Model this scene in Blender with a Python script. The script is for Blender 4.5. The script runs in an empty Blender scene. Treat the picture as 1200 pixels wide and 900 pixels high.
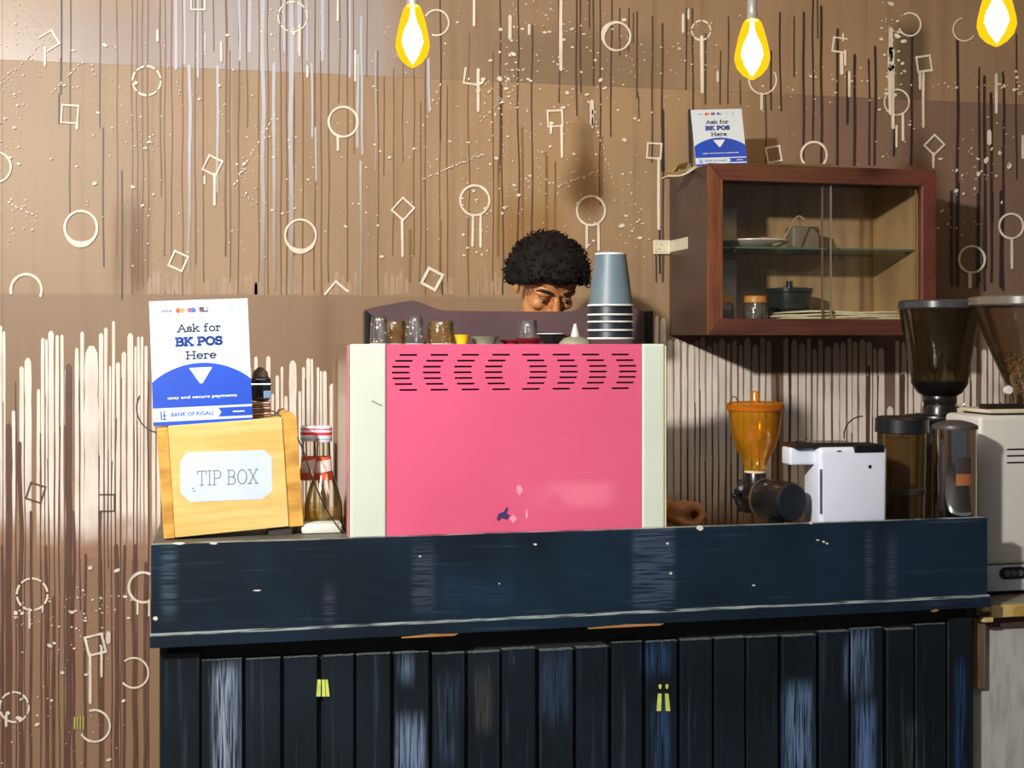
import bpy, bmesh, math, random
from mathutils import Vector, Matrix, Euler, noise
random.seed(7)
sc = bpy.context.scene
C = sc.collection
PI = math.pi

# ------------------------------------------------------------------ camera, world, lights, exposure
H = 1.42                      # eye height (m)
F = 1500.0                    # focal length in pixels of the 1200 px wide frame
TH = math.radians(12.3)       # camera turned right of the wall's normal
cam_d = bpy.data.cameras.new('camera'); cam = bpy.data.objects.new('camera', cam_d); C.objects.link(cam)
cam.location = (0, 0, H); cam.rotation_euler = (PI/2, 0, -TH)
cam_d.sensor_width = 36; cam_d.lens = F/1200*36; cam_d.shift_y = -50/1200
cam_d.clip_start = 0.05
sc.camera = cam

world = bpy.data.worlds.new('world'); sc.world = world; world.use_nodes = True
bg = world.node_tree.nodes['Background']; bg.inputs[0].default_value = (0.80, 0.88, 1.0, 1); bg.inputs[1].default_value = 0.08

def area(name, loc, target, size, size_y, power, col):
    d = bpy.data.lights.new(name, 'AREA'); d.shape = 'RECTANGLE'; d.size = size; d.size_y = size_y
    d.energy = power; d.color = col
    o = bpy.data.objects.new(name, d); C.objects.link(o); o.location = loc
    o.rotation_euler = (Vector(target)-Vector(loc)).to_track_quat('-Z', 'Y').to_euler()
    return o
area('key_lamp', (-1.45, 0.45, 2.72), (1.1, 4.0, 1.5), 0.15, 0.15, 150, (1.0, 0.97, 0.93))
area('ceiling_lamp', (0.25, 1.25, 3.04), (0.6, 3.4, 1.3), 1.3, 0.22, 8, (0.80, 0.90, 1.0))
sc.view_settings.view_transform = 'Standard'; sc.view_settings.look = 'None'
sc.view_settings.exposure = 0.45; sc.view_settings.gamma = 1.0; sc.view_settings.use_curve_mapping = False
sc.cycles.use_denoising = True
sc.cycles.max_bounces = 10; sc.cycles.transparent_max_bounces = 24

# ------------------------------------------------------------------ geometry helpers
cT, sT = math.cos(TH), math.sin(TH)
def P(px, py, Y):
    """world point on the plane at depth Y that belongs to a spot of the photograph"""
    u = (px-600)/F; v = -(py-400)/F
    d = Vector((sT+u*cT, cT-u*sT, v)); k = Y/d.y
    return Vector((d.x*k, Y, H+d.z*k))
def X(px, Y): return P(px, 400, Y).x
def Z(px, py, Y): return P(px, py, Y).z

W = {}
def wm(o): return W.get(o.name, Matrix.Identity(4)) if o else Matrix.Identity(4)
def empty(name, loc, label, cat, group=None, rot=(0,0,0)):
    o = bpy.data.objects.new(name, None); C.objects.link(o); o.location = loc; o.rotation_euler = rot
    o.empty_display_size = 0.05
    W[o.name] = Matrix.Translation(Vector(loc)) @ Euler(rot).to_matrix().to_4x4()
    o['label'] = label; o['category'] = cat
    if group: o['group'] = group
    return o
def link(name, bm, mat, parent=None, smooth=False, local=False, label=None, cat=None, group=None, kind=None):
    if parent is not None and not local: bm.transform(wm(parent).inverted())
    bmesh.ops.recalc_face_normals(bm, faces=bm.faces)
    me = bpy.data.meshes.new(name); bm.to_mesh(me); bm.free()
    me.materials.append(mat)
    if smooth:
        me.polygons.foreach_set('use_smooth', [True]*len(me.polygons)); 
        try: me.set_sharp_from_angle(angle=math.radians(38))
        except Exception: pass
    o = bpy.data.objects.new(name, me); C.objects.link(o)
    if parent is not None: o.parent = parent; W[o.name] = wm(parent)
    if label: o['label'] = label
    if cat: o['category'] = cat
    if group: o['group'] = group
    if kind: o['kind'] = kind
    return o
def BM(): return bmesh.new()
def box(bm, x0, x1, y0, y1, z0, z1, bev=0, seg=2):
    r = bmesh.ops.create_cube(bm, size=1)
    for v in r['verts']:
        v.co = Vector((x0+(v.co.x+.5)*(x1-x0), y0+(v.co.y+.5)*(y1-y0), z0+(v.co.z+.5)*(z1-z0)))
    if bev > 0:
        es = list({e for v in r['verts'] for e in v.link_edges})
        bmesh.ops.bevel(bm, geom=es, offset=bev, segments=seg, affect='EDGES', profile=0.5)
    return bm
def prism(bm, pts, y0, y1):
    """polygon given in x,z extruded from y0 (front) to y1 (back)"""
    a = [bm.verts.new((p[0], y0, p[1])) for p in pts]; b = [bm.verts.new((p[0], y1, p[1])) for p in pts]
    n = len(pts)
    bm.faces.new(a); bm.faces.new(b[::-1])
    for i in range(n): bm.faces.new((a[i], b[i], b[(i+1)%n], a[(i+1)%n]))
    return bm
def lathe(bm, prof, c=(0,0,0), seg=40, M=None):
    rings = []
    for r, z in prof:
        if r < 1e-6: rings.append([bm.verts.new((0,0,z))])
        else: rings.append([bm.verts.new((r*math.cos(2*PI*i/seg), r*math.sin(2*PI*i/seg), z)) for i in range(seg)])
    for a, b in zip(rings, rings[1:]):
        for i in range(seg):
            j = (i+1) % seg
            if len(a) == 1 and len(b) == 1: continue
            if len(a) == 1: bm.faces.new((a[0], b[i], b[j]))
            elif len(b) == 1: bm.faces.new((a[i], b[0], a[j]))
            else: bm.faces.new((a[i], b[i], b[j], a[j]))
    T = Matrix.Translation(Vector(c)) @ (M.to_4x4() if M is not None else Matrix.Identity(4))
    for ring in rings:
        for v in ring: v.co = T @ v.co
    return bm
def aim(d):
    return Vector(d).normalized().to_track_quat('Z', 'Y').to_matrix()
def tube(bm, pts, r, seg=8):
    pts = [Vector(p) for p in pts]; rings = []
    rs = r if isinstance(r, (list, tuple)) else [r]*len(pts)
    for i, p in enumerate(pts):
        d = (pts[min(i+1, len(pts)-1)]-pts[max(i-1, 0)]).normalized()
        q = d.to_track_quat('Z', 'Y').to_matrix()
        rings.append([bm.verts.new(p + q @ Vector((rs[i]*math.cos(2*PI*k/seg), rs[i]*math.sin(2*PI*k/seg), 0))) for k in range(seg)])
    for a, b in zip(rings, rings[1:]):
        best = min(range(seg), key=lambda s: sum((a[k].co-b[(k+s)%seg].co).length for k in range(seg)))
        for k in range(seg):
            bm.faces.new((a[k], a[(k+1)%seg], b[(k+1+best)%seg], b[(k+best)%seg]))
    bm.faces.new(rings[0][::-1]); bm.faces.new(rings[-1])
    return bm
def curve_pts(pts, n=8):
    pts = [Vector(p) for p in pts]; out = []
    for i in range(len(pts)-1):
        p0 = pts[max(i-1,0)]; p1 = pts[i]; p2 = pts[i+1]; p3 = pts[min(i+2,len(pts)-1)]
        for k in range(n):
            t = k/n
            out.append(0.5*((2*p1)+(p2-p0)*t+(2*p0-5*p1+4*p2-p3)*t*t+(3*p1-p0-3*p2+p3)*t**3))
    out.append(pts[-1]); return out
def blob(bm, c, r, seg=14, rot=None):
    M = Matrix.Translation(Vector(c)) @ (rot.to_4x4() if rot is not None else Matrix.Identity(4)) @ Matrix.Diagonal((r[0], r[1], r[2], 1))
    bmesh.ops.create_uvsphere(bm, u_segments=seg, v_segments=max(6, seg*2//3), radius=1, matrix=M)
def copy_tree(o, parent=None, name=None):
    c = o.copy(); C.objects.link(c); c.parent = parent
    for ch in [k for k in bpy.data.objects if k.parent == o and k is not c]: copy_tree(ch, c)
    return c

# ------------------------------------------------------------------ material helpers
def L(c):
    def f(x):
        x = x/255
        return x/12.92 if x <= 0.04045 else ((x+0.055)/1.055)**2.4
    return (f(c[0]), f(c[1]), f(c[2]), 1)
class NT:
    def __init__(s, name):
        s.m = bpy.data.materials.new(name); s.m.use_nodes = True; s.t = s.m.node_tree
        s.b = s.t.nodes['Principled BSDF']; s.out = s.t.nodes['Material Output']
    def n(s, typ, **kw):
        nd = s.t.nodes.new(typ)
        for k, v in kw.items(): setattr(nd, k, v)
        return nd
    def set(s, sock, v):
        if isinstance(v, bpy.types.NodeSocket): s.t.links.new(v, sock)
        else: sock.default_value = v
    def math(s, op, a, b=0.0, clamp=False):
        nd = s.n('ShaderNodeMath', operation=op, use_clamp=clamp); s.set(nd.inputs[0], a); s.set(nd.inputs[1], b); return nd.outputs[0]
    def pos(s):
        if not hasattr(s, '_p'):
            g = s.n('ShaderNodeNewGeometry'); s._p = g.outputs['Position']; s._n = g.outputs['Normal']
        return s._p
    def comp(s, i):
        if not hasattr(s, '_s'):
            nd = s.n('ShaderNodeSeparateXYZ'); s.set(nd.inputs[0], s.pos()); s._s = nd
        return s._s.outputs[i]
    def noise(s, scale, detail=3, stretch=(1,1,1), vec=None, rough=0.55):
        mp = s.n('ShaderNodeMapping'); mp.inputs['Scale'].default_value = stretch
        s.set(mp.inputs[0], vec if vec is not None else s.pos())
        nd = s.n('ShaderNodeTexNoise'); s.t.links.new(mp.outputs[0], nd.inputs['Vector'])
        nd.inputs['Scale'].default_value = scale; nd.inputs['Detail'].default_value = detail; nd.inputs['Roughness'].default_value = rough
        return nd.outputs[0]
    def ramp(s, v, a, b, smooth=True):
        nd = s.n('ShaderNodeMapRange'); nd.interpolation_type = 'SMOOTHSTEP' if smooth else 'LINEAR'
        s.set(nd.inputs[0], v); nd.inputs[1].default_value = a; nd.inputs[2].default_value = b
        return nd.outputs[0]
    def mix(s, f, a, b):
        nd = s.n('ShaderNodeMix', data_type='RGBA'); s.set(nd.inputs[0], f); s.set(nd.inputs[6], a); s.set(nd.inputs[7], b); return nd.outputs[2]
    def rect(s, x0, x1, z0, z1, ex, ez):
        m = s.math('MULTIPLY', s.ramp(s.comp(0), x0-ex, x0+ex), s.ramp(s.comp(0), x1+ex, x1-ex))
        return s.math('MULTIPLY', m, s.math('MULTIPLY', s.ramp(s.comp(2), z0-ez, z0+ez), s.ramp(s.comp(2), z1+ez, z1-ez)))
    def bump(s, h, strength, dist=0.002):
        nd = s.n('ShaderNodeBump'); nd.inputs['Strength'].default_value = strength; nd.inputs['Distance'].default_value = dist
        s.set(nd.inputs['Height'], h); s.t.links.new(nd.outputs[0], s.b.inputs['Normal'])
def mat(name, col, rough=.5, metal=0, col2=None, scale=12, stretch=(1,1,1), bump=0, spec=.5, coat=0, emit=0, lo=.35, hi=.7, detail=4):
    m = NT(name); b = m.b
    if col2 is None: col2 = tuple(c*0.9 for c in col)
    nz = m.noise(scale, detail, stretch)
    f = m.ramp(nz, lo, hi)
    m.set(b.inputs['Base Color'], m.mix(f, L(col), L(col2)))
    b.inputs['Roughness'].default_value = rough; b.inputs['Metallic'].default_value = metal
    b.inputs['Specular IOR Level'].default_value = spec; b.inputs['Coat Weight'].default_value = coat
    if bump: m.bump(nz, bump)
    return m.m
def glass(name, tint, refl=0.25, rough=0.03, density=0.0, dens_col=None):
    """thin glass or plastic wall: tinted see-through plus a mirror-like share that grows at grazing angles"""
    m = NT(name); t = m.t; t.nodes.remove(m.b)
    tr = m.n('ShaderNodeBsdfTransparent'); tr.inputs[0].default_value = L(tint)
    gl = m.n('ShaderNodeBsdfGlossy'); gl.inputs['Roughness'].default_value = rough; gl.inputs[0].default_value = (1,1,1,1)
    lw = m.n('ShaderNodeLayerWeight'); lw.inputs[0].default_value = 0.25
    nz = m.noise(30, 2); lf = m.math('MULTIPLY', lw.outputs['Fresnel'], m.math('ADD', m.math('MULTIPLY', nz, 0.2), refl*3))
    f = m.math('ADD', lf, refl*0.15, clamp=True)
    mx = m.n('ShaderNodeMixShader'); m.set(mx.inputs[0], f); t.links.new(tr.outputs[0], mx.inputs[1]); t.links.new(gl.outputs[0], mx.inputs[2])
    last = mx.outputs[0]
    if density > 0:
        df = m.n('ShaderNodeBsdfDiffuse'); df.inputs[0].default_value = L(dens_col)
        m2 = m.n('ShaderNodeMixShader'); m2.inputs[0].default_value = density
        t.links.new(last, m2.inputs[1]); t.links.new(df.outputs[0], m2.inputs[2]); last = m2.outputs[0]
    t.links.new(last, m.out.inputs[0])
    return m.m
def emitter(name, col, strength, clear=0.0):
    m = NT(name); t = m.t; t.nodes.remove(m.b)
    e = m.n('ShaderNodeEmission'); e.inputs[0].default_value = (*col, 1); e.inputs[1].default_value = strength
    if clear > 0:
        tr = m.n('ShaderNodeBsdfTransparent'); tr.inputs[0].default_value = (1, .8, .35, 1)
        mx = m.n('ShaderNodeMixShader'); mx.inputs[0].default_value = 1-clear
        t.links.new(tr.outputs[0], mx.inputs[1]); t.links.new(e.outputs[0], mx.inputs[2]); t.links.new(mx.outputs[0], m.out.inputs[0])
    else: t.links.new(e.outputs[0], m.out.inputs[0])
    return m.m

# ------------------------------------------------------------------ the setting
WY = 4.4                                   # the painted back wall
CT = H-0.4618                              # counter top height
def wz(px, py): return Z(px, py, WY)
def wall_mat(name, base, rough, upper):
    m = NT(name)
    big = m.noise(1.6, 3); fine = m.noise(60, 3); vert = m.noise(1.0, 4, (26, 1, 0.9))
    c = m.mix(m.ramp(big, .3, .7), L(base), L(tuple(min(255, x*1.07) for x in base)))
    c = m.mix(m.math('MULTIPLY', m.ramp(vert, .48, .75), .30), c, L((112, 86, 66)))
    if upper:
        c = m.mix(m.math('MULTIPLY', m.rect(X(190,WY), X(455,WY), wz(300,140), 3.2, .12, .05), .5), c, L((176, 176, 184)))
        c = m.mix(m.math('MULTIPLY', m.rect(X(45,WY), X(200,WY), wz(100,140), wz(100,10), .15, .08), .35), c, L((120, 106, 108)))
        c = m.mix(m.math('MULTIPLY', m.rect(X(1048,WY), X(1086,WY), wz(1060,130), wz(1060,28), .03, .05), .75), c, L((84, 72, 58)))
        c = m.mix(m.math('MULTIPLY', m.rect(X(575,WY), X(790,WY), wz(690,140), wz(690,40), .12, .06), .45), c, L((112, 94, 80)))
    else:
        c = m.mix(m.math('MULTIPLY', m.math('MULTIPLY', m.rect(X(134,WY), X(170,WY), wz(150,343), wz(150,240), .03, .07), m.ramp(vert, .2, .6)), .9), c, L((112, 76, 34)))
        c = m.mix(m.math('MULTIPLY', m.rect(X(372,WY), X(392,WY), wz(380,470), wz(380,345), .03, .08), .7), c, L((112, 80, 56)))
        c = m.mix(m.math('MULTIPLY', m.rect(X(585,WY), X(660,WY), wz(620,330), wz(620,235), .05, .08), .7), c, L((142, 104, 50)))
        c = m.mix(m.math('MULTIPLY', m.rect(X(-400,WY), X(760,WY), wz(300,560), wz(300,346), .1, .006), .6), c, L((134, 106, 82)))
        c = m.mix(m.math('MULTIPLY', m.rect(X(900,WY), X(1700,WY), wz(1100,500), 3.2, .35, .2), .75), c, L((112, 88, 80)))  # right part darkened in the colour, standing in for dimmer light there
        c = m.mix(m.math('MULTIPLY', m.rect(-4, 6, -1, wz(90,640), .1, .1), .8), c, L((146, 112, 88)))
    m.set(m.b.inputs['Base Color'], c)
    m.b.inputs['Roughness'].default_value = rough
    m.bump(m.math('ADD', fine, m.math('MULTIPLY', vert, .8)), .12)
    return m.m
WX0, WX1 = -3.2, 5.0
wallb = link('wall_back', box(BM(), WX0, WX1, WY+.012, WY+.14, 0, 3.1), mat('wall_core', (120, 95, 75), .8), kind='structure')
seam = wz(300, 83)
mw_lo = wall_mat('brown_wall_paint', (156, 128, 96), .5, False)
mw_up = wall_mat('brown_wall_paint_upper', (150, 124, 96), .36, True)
xs = [WX0, X(3,WY)-2.44, X(3,WY), X(3,WY)+2.44, WX1]
for a, b in zip(xs, xs[1:]):
    if b-a < .05: continue
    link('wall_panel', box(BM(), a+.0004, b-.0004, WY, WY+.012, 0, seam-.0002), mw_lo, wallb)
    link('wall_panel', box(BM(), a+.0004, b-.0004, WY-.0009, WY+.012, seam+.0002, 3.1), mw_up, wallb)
link('floor', box(BM(), -3.2, 5.0, -1.5, WY+.14, -.1, 0), mat('dark_floor', (92, 86, 80), .5, col2=(70, 66, 62), scale=3), kind='structure')
m_sidew = mat('side_wall_paint', (150, 122, 94), .6)
link('wall_left', box(BM(), -3.3, -3.2, -1.5, WY+.14, 0, 3.1), m_sidew, kind='structure')
link('wall_right', box(BM(), 5.0, 5.1, -1.5, WY+.14, 0, 3.1), m_sidew, kind='structure')
link('ceiling', box(BM(), -3.2, 5.0, -1.5, WY+.14, 3.1, 3.2), mat('ceiling_paint', (205, 200, 192), .8), kind='structure')

# paint on the wall: thin raised coats
def strip(bm, px, y0, y1, w, Y0, t=.0005, wob=.6, tip=True, bottom_tip=True, w1=None):
    """a run of paint from y0 down to y1, w pixels wide"""
    n = max(2, int(abs(y1-y0)/22)); L_, R_ = [], []
    off = random.uniform(0, 100)
    for i in range(n+1):
        f = i/n; y = y0+(y1-y0)*f
        ww = (w+(w1-w)*f if w1 is not None else w)*(1+.22*noise.noise(Vector((off, y*.05, 0))))
        cx = px+wob*noise.noise(Vector((off+9, y*.012, 5)))*2
        L_.append((cx-ww/2, y)); R_.append((cx+ww/2, y))
    pts = []
    if tip: pts.append(((L_[0][0]+R_[0][0])/2-w*.2, y0-w*.55)); pts.append(((L_[0][0]+R_[0][0])/2+w*.2, y0-w*.55))
    pts += R_
    if bottom_tip: pts.append(((L_[-1][0]+R_[-1][0])/2+w*.2, y1+w*.5)); pts.append(((L_[-1][0]+R_[-1][0])/2-w*.2, y1+w*.5))
    pts += L_[::-1]
    q = [(P(a, b, WY).x, P(a, b, WY).z) for a, b in pts]
    prism(bm, q, Y0-t, Y0)
def pmat(name, col, rough=.45, col2=None): return mat(name, col, rough, col2=col2, scale=25, stretch=(1,1,.4))
m_white = NT('white_paint_runs')
_w = m_white.mix(m_white.ramp(m_white.noise(7, 4, (3, 1, .7)), .38, .75), L((244, 232, 218)), L((222, 208, 194)))
_zz = m_white.math('ADD', m_white.comp(2), m_white.math('MULTIPLY', m_white.noise(5, 3), -.28))
_w = m_white.mix(m_white.ramp(_zz, wz(90, 645)-.14, wz(90, 600)-.12), L((162, 122, 96)), _w)
m_white.set(m_white.b.inputs['Base Color'], _w); m_white.b.inputs['Roughness'].default_value = .5
m_white = m_white.m
m_brown = pmat('brown_paint_runs', (128, 90, 62)); m_dark = pmat('dark_paint_runs', (88, 68, 56)); m_maroon = pmat('maroon_paint_runs', (106, 72, 60))
m_navy = pmat('blue_black_paint_runs', (52, 44, 52)); m_pale = None
m_cream = pmat('cream_paint', (240, 228, 208), .5); m_ochre = pmat('ochre_paint_runs', (140, 104, 56))
Y_A = WY-.0010
m_pale = NT('grey_white_paint_runs')
_f = m_pale.ramp(m_pale.math('ADD', m_pale.comp(2), m_pale.math('MULTIPLY', m_pale.noise(12, 4, (2,1,.5)), .5)), wz(300, 330)+.15, wz(300, 110)+.3)
m_pale.set(m_pale.b.inputs['Base Color'], m_pale.mix(_f, L((154, 134, 112)), L((186, 186, 192)))); m_pale.b.inputs['Roughness'].default_value = .45; m_pale = m_pale.m
UP = .0011
# white band of vertical runs
bm = BM()
left = [(0,2.5,383),(3,6.5,390),(14,18,483),(23,28,432),(29,37,424),(43,47,458),(48,52,398),(53,56,399),(57,63,391),(65,69,395),(71,74.5,394),(76,79,434),(80.5,84,505),(88,92.5,410),(94,98.5,391),(99.5,115,414),(116,121,393),(122,126,386),(127.5,130,430),(131,134.5,378),(136,140.5,427),(142.5,147.5,415),(149.5,156,394),(157.5,160,407),(161,164,396),(165,168,396),(169.5,173,407),(178,182,415),
        (298,302,420),(307,309,443),(312,317,420),(318,321,463),(323,327,442),(329,332,431),(333,337,466),(339,347,427),(350,353,460),(354,357.5,432),(359,363,422),(364,367,422),(371,374,432),(375,377.5,436),(378.5,383,437)]
gaps = []
for a, b, t in left: strip(bm, (a+b)/2, t, 655, b-a, Y_A, wob=.3, bottom_tip=False); gaps.append(b)
def fill(x0, x1, tmin, tmax, wmin=3.5, wmax=7.5, skip=()):
    x = x0
    while x < x1:
        w = random.uniform(wmin, wmax)
        if not any(s0 < x+w/2 < s1 for s0, s1 in skip):
            strip(bm, x+w/2, random.uniform(tmin, tmax), 655, w, Y_A, wob=.3, bottom_tip=False); gaps.append(x+w)
        x += w+random.uniform(1.2, 2.6)
fill(-330, -4, 385, 440); fill(184, 296, 395, 460); fill(386, 758, 425, 470)
strip(bm, 763, 367, 655, 4, Y_A, bottom_tip=False); strip(bm, 769, 372, 655, 4, Y_A, bottom_tip=False); strip(bm, 777, 376, 655, 6, Y_A, bottom_tip=False)
fill(782, 1146, 398, 412, skip=((903, 918), (1034, 1046)))
strip(bm, 1043, 480, 655, 7, Y_A, bottom_tip=False)
fill(1150, 1500, 400, 455, 3.5, 6.5)
link('white_paint_runs', bm, m_white, wallb, kind='stuff')
# brown runs between and below them
bm = BM()
for g in gaps:
    if random.random() < .62:
        strip(bm, g+1, random.uniform(440, 560), random.uniform(1000, 1250) if random.random() < .85 else random.uniform(660, 800), random.uniform(.8, 1.6), Y_A-UP, wob=.9)
for x, y0, y1, w in ((10,500,1300,7),(24,520,1300,5),(36,600,1300,3),(80,430,1300,7),(86,600,1300,3),(100,650,1300,3),(118,600,1300,3.4),(137,640,1300,5),(146,640,1300,3),(157,640,1300,4),(170,660,1300,4),(54,640,1300,3),(62,700,1300,3),(3,640,1300,3),
                     (910,440,655,3),(925,396,655,2.6),(1018,430,655,3),(1058,440,655,4)):
    strip(bm, x, y0, y1, w, Y_A-2*UP, wob=1.2)
link('brown_paint_runs', bm, m_maroon, wallb, kind='stuff')
# long thin runs over the upper wall
def runs(name, m, items, layer, wob=1.0, thin=.78):
    bm = BM()
    for it in items: strip(bm, it[0], it[1], it[2], it[3]*thin, Y_A-layer*UP, wob=wob)
    link(name, bm, m, wallb, kind='stuff')
br = [(137,-60,300,1.6),(155,-60,345,1.6),(161,-60,340,1.4),(167,-60,335,1.6),(173,-60,330,1.6),(188,-60,230,2.2),(193,-60,300,1.4),(201,-60,300,1.6),(214,-60,345,1.8),(229,-60,310,1.8),(238,-60,330,1.8),(250,-60,60,1.6),(264,-60,300,3.0),(269,60,330,1.6),(280,-60,345,1.6),(289,-60,150,1.5),
      (303,-60,330,1.4),(314,-60,345,1.6),(329,-60,345,1.8),(336,-60,345,1.8),(344,-60,300,1.6),(355,-60,345,1.8),(369,-60,340,1.8),(376,60,345,1.6),(385,-60,330,1.8),(398,-60,120,1.4),(407,-60,330,1.8),(414,-60,180,1.2),(430,-60,90,1.2),(443,60,345,1.3),(450,90,207,1.4),(461,80,300,1.4),(472,60,190,1.2),(485,60,300,1.4),(492,120,330,1.4),(498,60,345,1.5),(515,90,330,1.2),(524,100,330,1.4),(549,40,345,1.4),(578,60,330,1.4)]
runs('thin_brown_runs', m_brown, br, 1)
runs('thin_dark_runs', m_dark, [(82,-60,255,1.8),(118,-60,150,1.8),(121,150,312,2.2),(143,200,350,2.2),(585,-60,200,1.8),(588,100,345,1.6),(516,-20,165,2.0),(519,330,345,2),(607,-60,330,1.8),(623,30,330,1.8),(655,-20,120,1.6),(675,0,135,2.0),(680,-60,108,1.8),(690,-60,33,1.8),(695,-20,100,1.8),(703,-60,240,1.8),(716,-60,160,2),(726,10,65,1.6),(736,10,60,1.6),(741,15,50,1.4),(746,14,115,2.0),(748,110,138,1.4),(764,20,190,2.2),(776,28,330,2.8),(803,10,105,2.2),(811,10,200,2.4),(826,40,122,2.2),(843,60,122,2.0),(853,20,122,1.8),(867,95,122,1.8),(897,110,190,2.4)], 2)
runs('dark_plum_runs', mat('dark_plum_paint', (66, 46, 46), .45), [(914,15,130,1.8),(941,15,190,2.4),(952,0,165,2.0),(962,8,190,2.8),(958,-60,45,1.2),(981,35,193,2.8),(992,85,145,2.8),(1001,65,193,3.2),(1018,70,193,2.0),(1025,55,193,2.6),(1047,130,182,2.4),(1068,40,193,2.6),(1122,45,330,3.2),(1147,80,330,2.2),(1153,90,340,3.0),(1161,110,330,3.0),(1175,85,340,2.6),(1190,40,210,1.4),(903,60,130,1.6),(930,20,90,1.4)], 2.5, 1.0, 1.0)
runs('thick_blue_black_runs', m_navy, [(72,-60,70,2.0),(71,70,110,2.6),(69,110,145,1.6),(1115,225,334,4.2),(1122,215,334,4.0),(1145,228,336,3.6),(1172,225,336,4.4),(1155,230,315,1.6),(1162,225,260,3.0),(776,130,200,4.4),(773,265,320,2.6),(768,300,330,1.6),(808,130,190,4.5),(1047,165,182,2.2),(992,120,135,3.4)], 3, .6)
runs('grey_white_runs', m_pale, [(206,-60,80,5),(216,-60,75,4),(222,78,318,5),(232,-60,90,3.5),(255,78,225,4),(240,40,60,3),(308,-60,345,6),(321,75,338,5),(341,-60,345,6.5),(366,75,160,3.5),(370,150,212,3),(333,-60,60,4),(350,-60,60,6),(360,-60,70,3),(378,-60,70,5),(419,65,172,4),(424,20,180,3.5),(423,190,345,4),(440,60,200,1.6),(410,-60,90,3.5),(503,70,130,4),(293,-60,60,5),(280,-60,70,4)], 1.5)
runs('ochre_runs', m_ochre, [(612,150,290,3),(640,180,290,4),(650,190,285,2.6),(584,190,300,3.5),(706,160,230,2),(480,270,330,4),(516,260,340,3)], 0.6)
# short pale fingers just above the plain brown band
bm = BM()
for x0, x1 in ((175,225),(244,302),(300,312),(332,362),(382,420),(453,480),(522,532),(560,592)):
    x = x0
    while x < x1:
        w = random.uniform(3, 5.5); strip(bm, x, random.uniform(318, 334), 345, w, Y_A, bottom_tip=False, w1=w*1.15); x += w+random.uniform(.5, 2.5)
link('faded_paint_fingers', bm, pmat('faded_paint', (176, 146, 118)), wallb, kind='stuff')
# rings and squares
def ring(cx, cy, r, a0=0, a1=360, w=2.2, m=m_cream, drips=(), heavy=None, name='painted_ring', broken=False, ry=None):
    bm = BM(); n = max(8, int(abs(a1-a0)/9)); ry = ry or r*1.03; off = random.uniform(0, 99)
    def wd(a):
        k = w*(1+.30*noise.noise(Vector((off, a*.03, 0))))
        if heavy is not None: k *= 1+1.5*max(0, math.cos(math.radians(a-heavy)))**3
        return k
    O, I = [], []
    for i in range(n+1):
        a = a0+(a1-a0)*i/n; ww = wd(a % 360); c_, s_ = math.cos(math.radians(a)), math.sin(math.radians(a))
        O.append((cx+(r+ww/2)*c_, cy-(ry+ww/2)*s_)); I.append((cx+(r-ww/2)*c_, cy-(ry-ww/2)*s_))
    for i in range(n):
        if broken and (i+int(off)) % 5 == 4: continue
        q = [O[i], O[i+1], I[i+1], I[i]]
        prism(bm, [(P(a, b, WY).x, P(a, b, WY).z) for a, b in q], Y_A-4.6*UP, Y_A-4*UP)
    for d in drips: strip(bm, d[0], d[1], d[2], d[3] if len(d) > 3 else 2.4, Y_A-4*UP, wob=.5)
    link(name, bm, m, wallb)
def square(cx, cy, s, rot, w=2.0, m=m_cream, drips=(), skip=None, s2=None):
    bm = BM(); s2 = s2 or s*1.08; rr = math.radians(rot); c_, s_ = math.cos(rr), math.sin(rr)
    cs = [(cx+a*s*c_-b*s2*s_, cy+a*s*s_+b*s2*c_) for a, b in ((-1,-1),(1,-1),(1,1),(-1,1))]
    for i in range(4):
        if skip is not None and i in skip: continue
        a = Vector(cs[i]); b = Vector(cs[(i+1)%4]); d = (b-a).normalized(); nn = Vector((-d.y, d.x))
        a = a-d*w*.5; b = b+d*w*.5; k = w*random.uniform(.42, .62); k2 = w*random.uniform(.42, .62)
        prism(bm, [(P(*v, WY).x, P(*v, WY).z) for v in (a+nn*k, b+nn*k2, b-nn*k2, a-nn*k)], Y_A-(4.6+.05*i)*UP, Y_A-4*UP)
    for d in drips: strip(bm, d[0], d[1], d[2], d[3] if len(d) > 3 else 2.4, Y_A-4*UP, wob=.5)
    link('painted_square', bm, m, wallb)
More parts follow.
